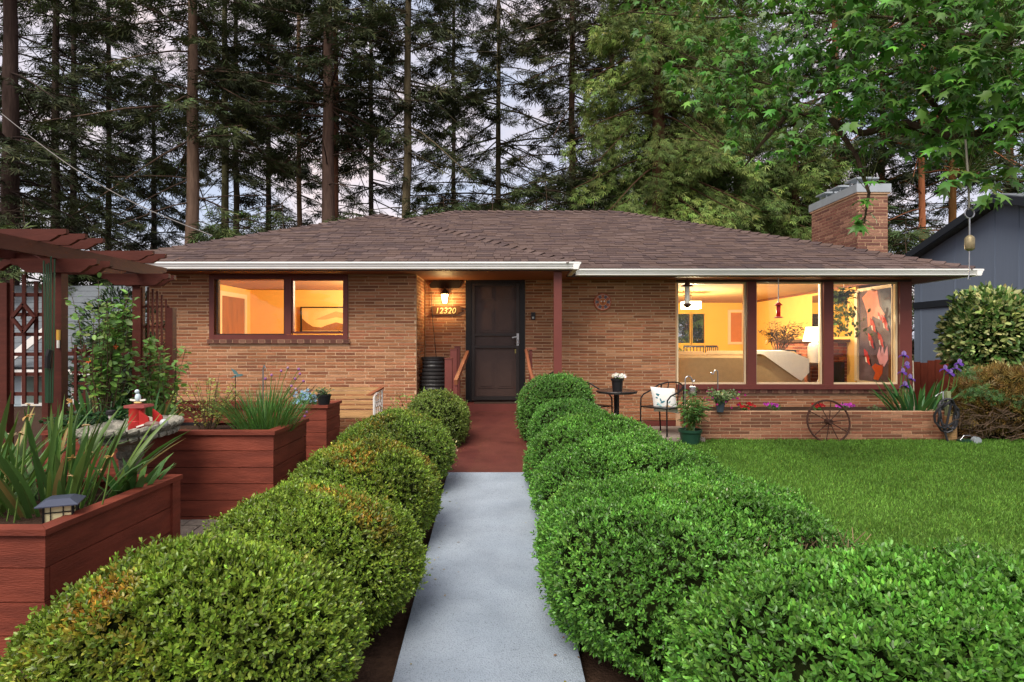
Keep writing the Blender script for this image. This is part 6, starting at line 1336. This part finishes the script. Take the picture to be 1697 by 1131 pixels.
# far planter: pot, blue flowers, twiggy plant
sp3 = Vector((X(537, 7.12), 7.12, p3z + .001)); pt = pot('small black nursery pot of succulent on the far planter edge', sp3, .062, .08, .12, M_blackplastic, .006); leafy('', '', '', sp3 + Vector((0, 0, .1)), .12, .1, 14, 110, .03, (92, 110, 80), 621, parent=pt, low=.2)
leafy('blue_hydrangea', 'pale blue flower heads beside the small black pot', 'flower', (X(508, 7.3), 7.3, p3z - .05), .22, .14, 10, 90, .05, (84, 120, 66), 622, flowers=((150, 184, 214), 60, .022, .7))
leafy('twiggy_plant', 'reddish twiggy plant leaning over the far planter', 'shrub', (X(500, 7.4), 7.4, p3z - .05), .34, .26, 9, 130, .028, (118, 84, 72), 623, stem_m=M_twig, low=.3)
# bench
bn = thing('garden_bench', 'slatted wooden bench with white scrolled iron end before the brick wall', 'bench', (X(570, 9.1), 9.1, -1.5)); b0, b1 = X(500, 9.1), X(628, 9.1)
for i, v_ in enumerate((645, 651.5, 659, 667, 675, 683)):
    MB().obox(((b0 + b1) / 2, 9.22 + .012 * (3 - i), Z(v_, 9.2)), (b1 - b0, 0, 0), (0, .02, 0), (0, .004, .044)).obj('back_slat', M_oak, parent=bn)
for i in range(5): MB().box(b0, b1, 8.72 + i * .085, 8.79 + i * .085, -1.115, -1.09).obj('seat_slat', M_oak, parent=bn)
MB().bar(P(612, 655, 8.72), P(633, 643, 9.22), .06, .025).obj('armrest', M_railwood, parent=bn)
for x_ in (b1 + .01, b0 + .05):
    iron = MB().tube([(x_, 9.24, -1.5), (x_, 9.24, -1.1), (x_, 9.27, Z(642, 9.25))], .018, 6).obj('iron_end', M_white, parent=bn); MB().tube([(x_, 8.74, -1.5), (x_, 8.74, Z(658, 8.74))], .018, 6).obj('front_upright', M_white, parent=iron); MB().tube([(x_, 8.72, -1.12), (x_, 9.26, -1.12)], .014, 6).obj('side_bar', M_white, parent=iron); MB().tube([(x_, 8.74, Z(657, 8.74)), (x_, 9.25, Z(645, 9.25))], .012, 6).obj('arm_bar', M_white, parent=iron)
    for k in range(3):
        mb = MB(); mb.torus((x_, 8.86 + .12 * k, -.93), .045, .009, 14, 5, (0, 1, 0), (0, 0, 1)); mb.obj('scroll', M_white, parent=iron); MB().tube([(x_, 8.86 + .12 * k, -.88), (x_, 8.86 + .12 * k + .02, -.76)], .008, 5).obj('scroll_bar', M_white, parent=iron); MB().tube([(x_, 8.86 + .12 * k, -1.11), (x_, 8.86 + .12 * k, -.97)], .008, 5).obj('scroll_bar', M_white, parent=iron)
leafy('heavenly_bamboo', 'fresh green feathery shrub below the urn left of the ramp', 'shrub', (X(690, 8.9), 8.9, -1.45), .82, .42, 16, 330, .075, (120, 150, 66), 631, tmpl=T_LEAFN, stem_m=M_twig, low=.35)
dl_ = thing('dry_edging', 'strip of dried pale hedge leaves along the left edge of the ramp', 'leaves', (path_x(8) - .45, 8, path_z(8))); g = np.random.default_rng(9); n = 160; y_ = 6.9 + 1.9 * g.random(n); pos = np.stack([path_x(y_) - .5 + g.normal(.0, .045, n), y_, path_z(y_) + .01 + .16 * g.random(n) ** 1.5], 1)
leaves('litter', pos, rdir(n, g), rdir(n, g), .03 + .02 * g.random(n), T_LEAF, jit((196, 172, 132), n, .2, g), M_leaf, dl_)

# ------------------------------------------------------------------ pergola
pg = thing('pergola', 'red stained pergola with lattice panels at the left', 'pergola', (-4.6, 6.6, -1.55)); gb = -1.6
def beam_end(L_, h, cut=.16):
    # ogee-cut board outline along x from 0..L_
    def e(s): return [(.0, h), (.0, h * .62), (.03, h * .52), (.07, h * .5), (.1, h * .3), (cut, 0)]
    a = e(1); return a + [(L_ - x, z) for x, z in reversed(a)]
def board_x(name, x0, x1, y, z, h, th): mb = MB(); mb.prism(beam_end(x1 - x0, h), (x0, y, z), (1, 0, 0), (0, 0, 1), (0, th, 0)); mb.obj(name, M_pergola, parent=pg)
BXr = -4.45
for xb in (BXr, -4.95):
    mb = MB(); mb.prism([(x, z) for x, z in beam_end(3.7, .13)], (xb, 4.0, .8), (0, 1, 0), (0, 0, 1), (.045, 0, 0)); mb.obj('side_beam', M_pergola, parent=pg)
for y_ in (5.85, 7.15):
    board_x('cross_beam', X(17, 5.85) if y_ < 6 else X(172, 7.2), X(160, 5.85) if y_ < 6 else X(283, 7.2), y_, .665, .134, .05); board_x('cross_beam', X(20, 5.85) if y_ < 6 else X(175, 7.2), X(163, 5.85) if y_ < 6 else X(279, 7.2), y_ + .17, .665, .134, .05)
for y_ in (5.6, 5.85, 6.1, 6.95, 7.2): board_x('rafter', -5.35, -4.14, y_, .931, .11, .04)
for (x_, y_, w_) in ((X(94, 5.9), 5.9, .09), (X(5, 5.95), 5.95, .07), (X(226, 7.2), 7.2, .1), (X(281, 7.25), 7.25, .07), (X(73, 5.96), 5.97, .06)): MB().box(x_ - w_ / 2, x_ + w_ / 2, y_, y_ + .09, gb, .664 if w_ > .08 else (.72 if x_ < -4.5 else .5) * .8).obj('post', M_pergola, parent=pg)
def lattice(x0, x1, y, z0, z1, nx, nz, tops, wd=.03):
    for i in range(nx):
        x_ = x0 + (x1 - x0) * (i + .5) / nx; MB().box(x_ - wd / 2, x_ + wd / 2, y, y + .015, z0, tops(i)).obj('lattice_slat', M_pergola, parent=pg)
    for j in range(nz):
        z_ = z0 + (z1 - z0) * (j + .5) / nz; MB().box(x0, x1, y + .0155, y + .03, z_ - wd / 2, z_ + wd / 2).obj('lattice_slat', M_pergola, parent=pg)
lx0, lx1 = X(9, 5.98), X(69, 5.98)
lattice(lx0, lx1, 5.98, Z(670, 5.98), Z(472, 5.98), 3, 6, lambda i: (Z(462, 5.98), Z(455, 5.98), Z(466, 5.98))[i], .036)
mb = MB(); ar = [(k / 8, math.sin(math.pi * k / 8)) for k in range(9)]; wA = lx1 - lx0 + .1
mb.prism([(a * wA, .1 + b * .1) for a, b in ar] + [(a * wA, .02 + b * .1) for a, b in reversed(ar)], (lx0 - .05, 5.96, Z(452, 5.96)), (1, 0, 0), (0, 0, 1), (0, .05, 0)); mb.obj('arch', M_pergola, parent=pg)
dc = P(39, 527, 5.95); dq = [Vector((-.115, 0, 0)), Vector((0, 0, .14)), Vector((.115, 0, 0)), Vector((0, 0, -.14))]
for k in range(4): MB().bar(dc + dq[k], dc + dq[(k + 1) % 4], .03, .026, (0, 1, 0)).obj('diamond_bar', M_pergola, parent=pg)
lattice(X(117, 6.9), X(178, 6.9), 6.9, Z(682, 6.9), Z(572, 6.9), 4, 6, lambda i: Z(572, 6.9))
MB().box(X(100, 6.9), X(222, 6.9), 6.93, 6.98, Z(590, 6.9), Z(583, 6.9)).obj('lattice_rail', M_pergola, parent=pg)
lattice(X(234, 7.28), X(279, 7.28), 7.28, Z(690, 7.28), Z(492, 7.28), 6, 6, lambda i: Z((474, 476, 479, 483, 489, 497)[i], 7.28), .024)
# tall dark hedge plants seen behind the pergola
leafy('climbing_vine', 'dark leafy climber on the middle of the pergola', 'vine', (X(158, 7.0), 7.05, -1.5), 2.1, .34, 14, 420, .075, (44, 66, 36), 641, stem_m=M_twig, low=.5)
blob_shrub('dark_shrub', 'dark evergreen shrub between the pergola and the pale blue house', (X(205, 9.6), 9.6, -.3), .75, .5, 1.2, 3600, .09, (50, 72, 42), 642, T_LEAFN, .1)
# bundle of green garden stakes
for i, (u0, u1, vt) in enumerate(((72.5, 76, 432), (77, 78, 438), (80.5, 80, 436), (84.5, 83.5, 425), (90.5, 87, 430))):
    MB().tube([P(u1, 668, 5.72), P((u0 + u1) / 2 + .5, 560, 5.73), P(u0, vt, 5.74)], .0072, 6).obj('garden_stake', M_greenrod, label=['leftmost and shortest green stake tied to the pergola post', 'second green stake from the left at the pergola post', 'middle green stake of the bundle at the pergola post', 'tallest green stake of the bundle at the pergola post', 'rightmost green stake of the bundle at the pergola post'][i], cat='stake', group='green garden stakes at the pergola')
mb = MB().tube([P(79, 610, 5.70), P(80, 590, 5.695), P(83, 580, 5.70)], .028, 7); mb.obj('black_tie', M_blackplastic, label='black foam tie wrapped round the green stakes', cat='tie')
th_ = thing('thermometer', 'yellow and white thermometer fixed to the pergola post', 'thermometer', P(97, 575, 5.88)); MB().box(X(94.5, 5.88), X(98.5, 5.88), 5.87, 5.895, Z(564, 5.88), Z(547, 5.88)).obj('yellow_case', mat('yellow_plastic', (206, 160, 60), rough=.5), parent=th_); MB().box(X(95, 5.88), X(98, 5.88), 5.87, 5.89, Z(577, 5.88), Z(564.2, 5.88)).obj('white_scale', M_white, parent=th_)

g = np.random.default_rng(44); n = 90; y_ = 3.0 + 6.8 * g.random(n); pos = np.stack([path_x(y_) + np.where(g.random(n) < .5, -1, 1) * (.5 - np.abs(g.normal(0, .12, n))), y_, path_z(y_) + .004], 1)
ax = rdir(n, g); ax[:, 2] *= .12; nr = g.normal(0, .15, (n, 3)); nr[:, 2] += 1
leaves('fallen_leaves', pos, ax, nr, .016 + .012 * g.random(n), T_LEAF, jit((150, 128, 70), n, .35, g, .2), M_leaf, None)
tag(bpy.data.objects['fallen_leaves'], 'tiny fallen hedge leaves scattered along the walkway edges', 'leaves', kind='stuff')
jb = bpy.data.objects['juniper_bush']; n = 420; cs = np.array([P(u_, v_, D_) for u_, v_, D_ in ((1625, 648, 9.25), (1606, 655, 9.3), (1650, 660, 9.2), (1690, 668, 9.2), (1605, 620, 9.4))])
pos = cs[g.integers(0, 5, n)] + g.normal(0, .055, (n, 3)); leaves('green_shoots', pos, rdir(n, g) + [0, -.5, .6], rdir(n, g), .05 + .04 * g.random(n), T_SPRAY, jit((84, 122, 70), n, .25, g), M_leaf, jb)
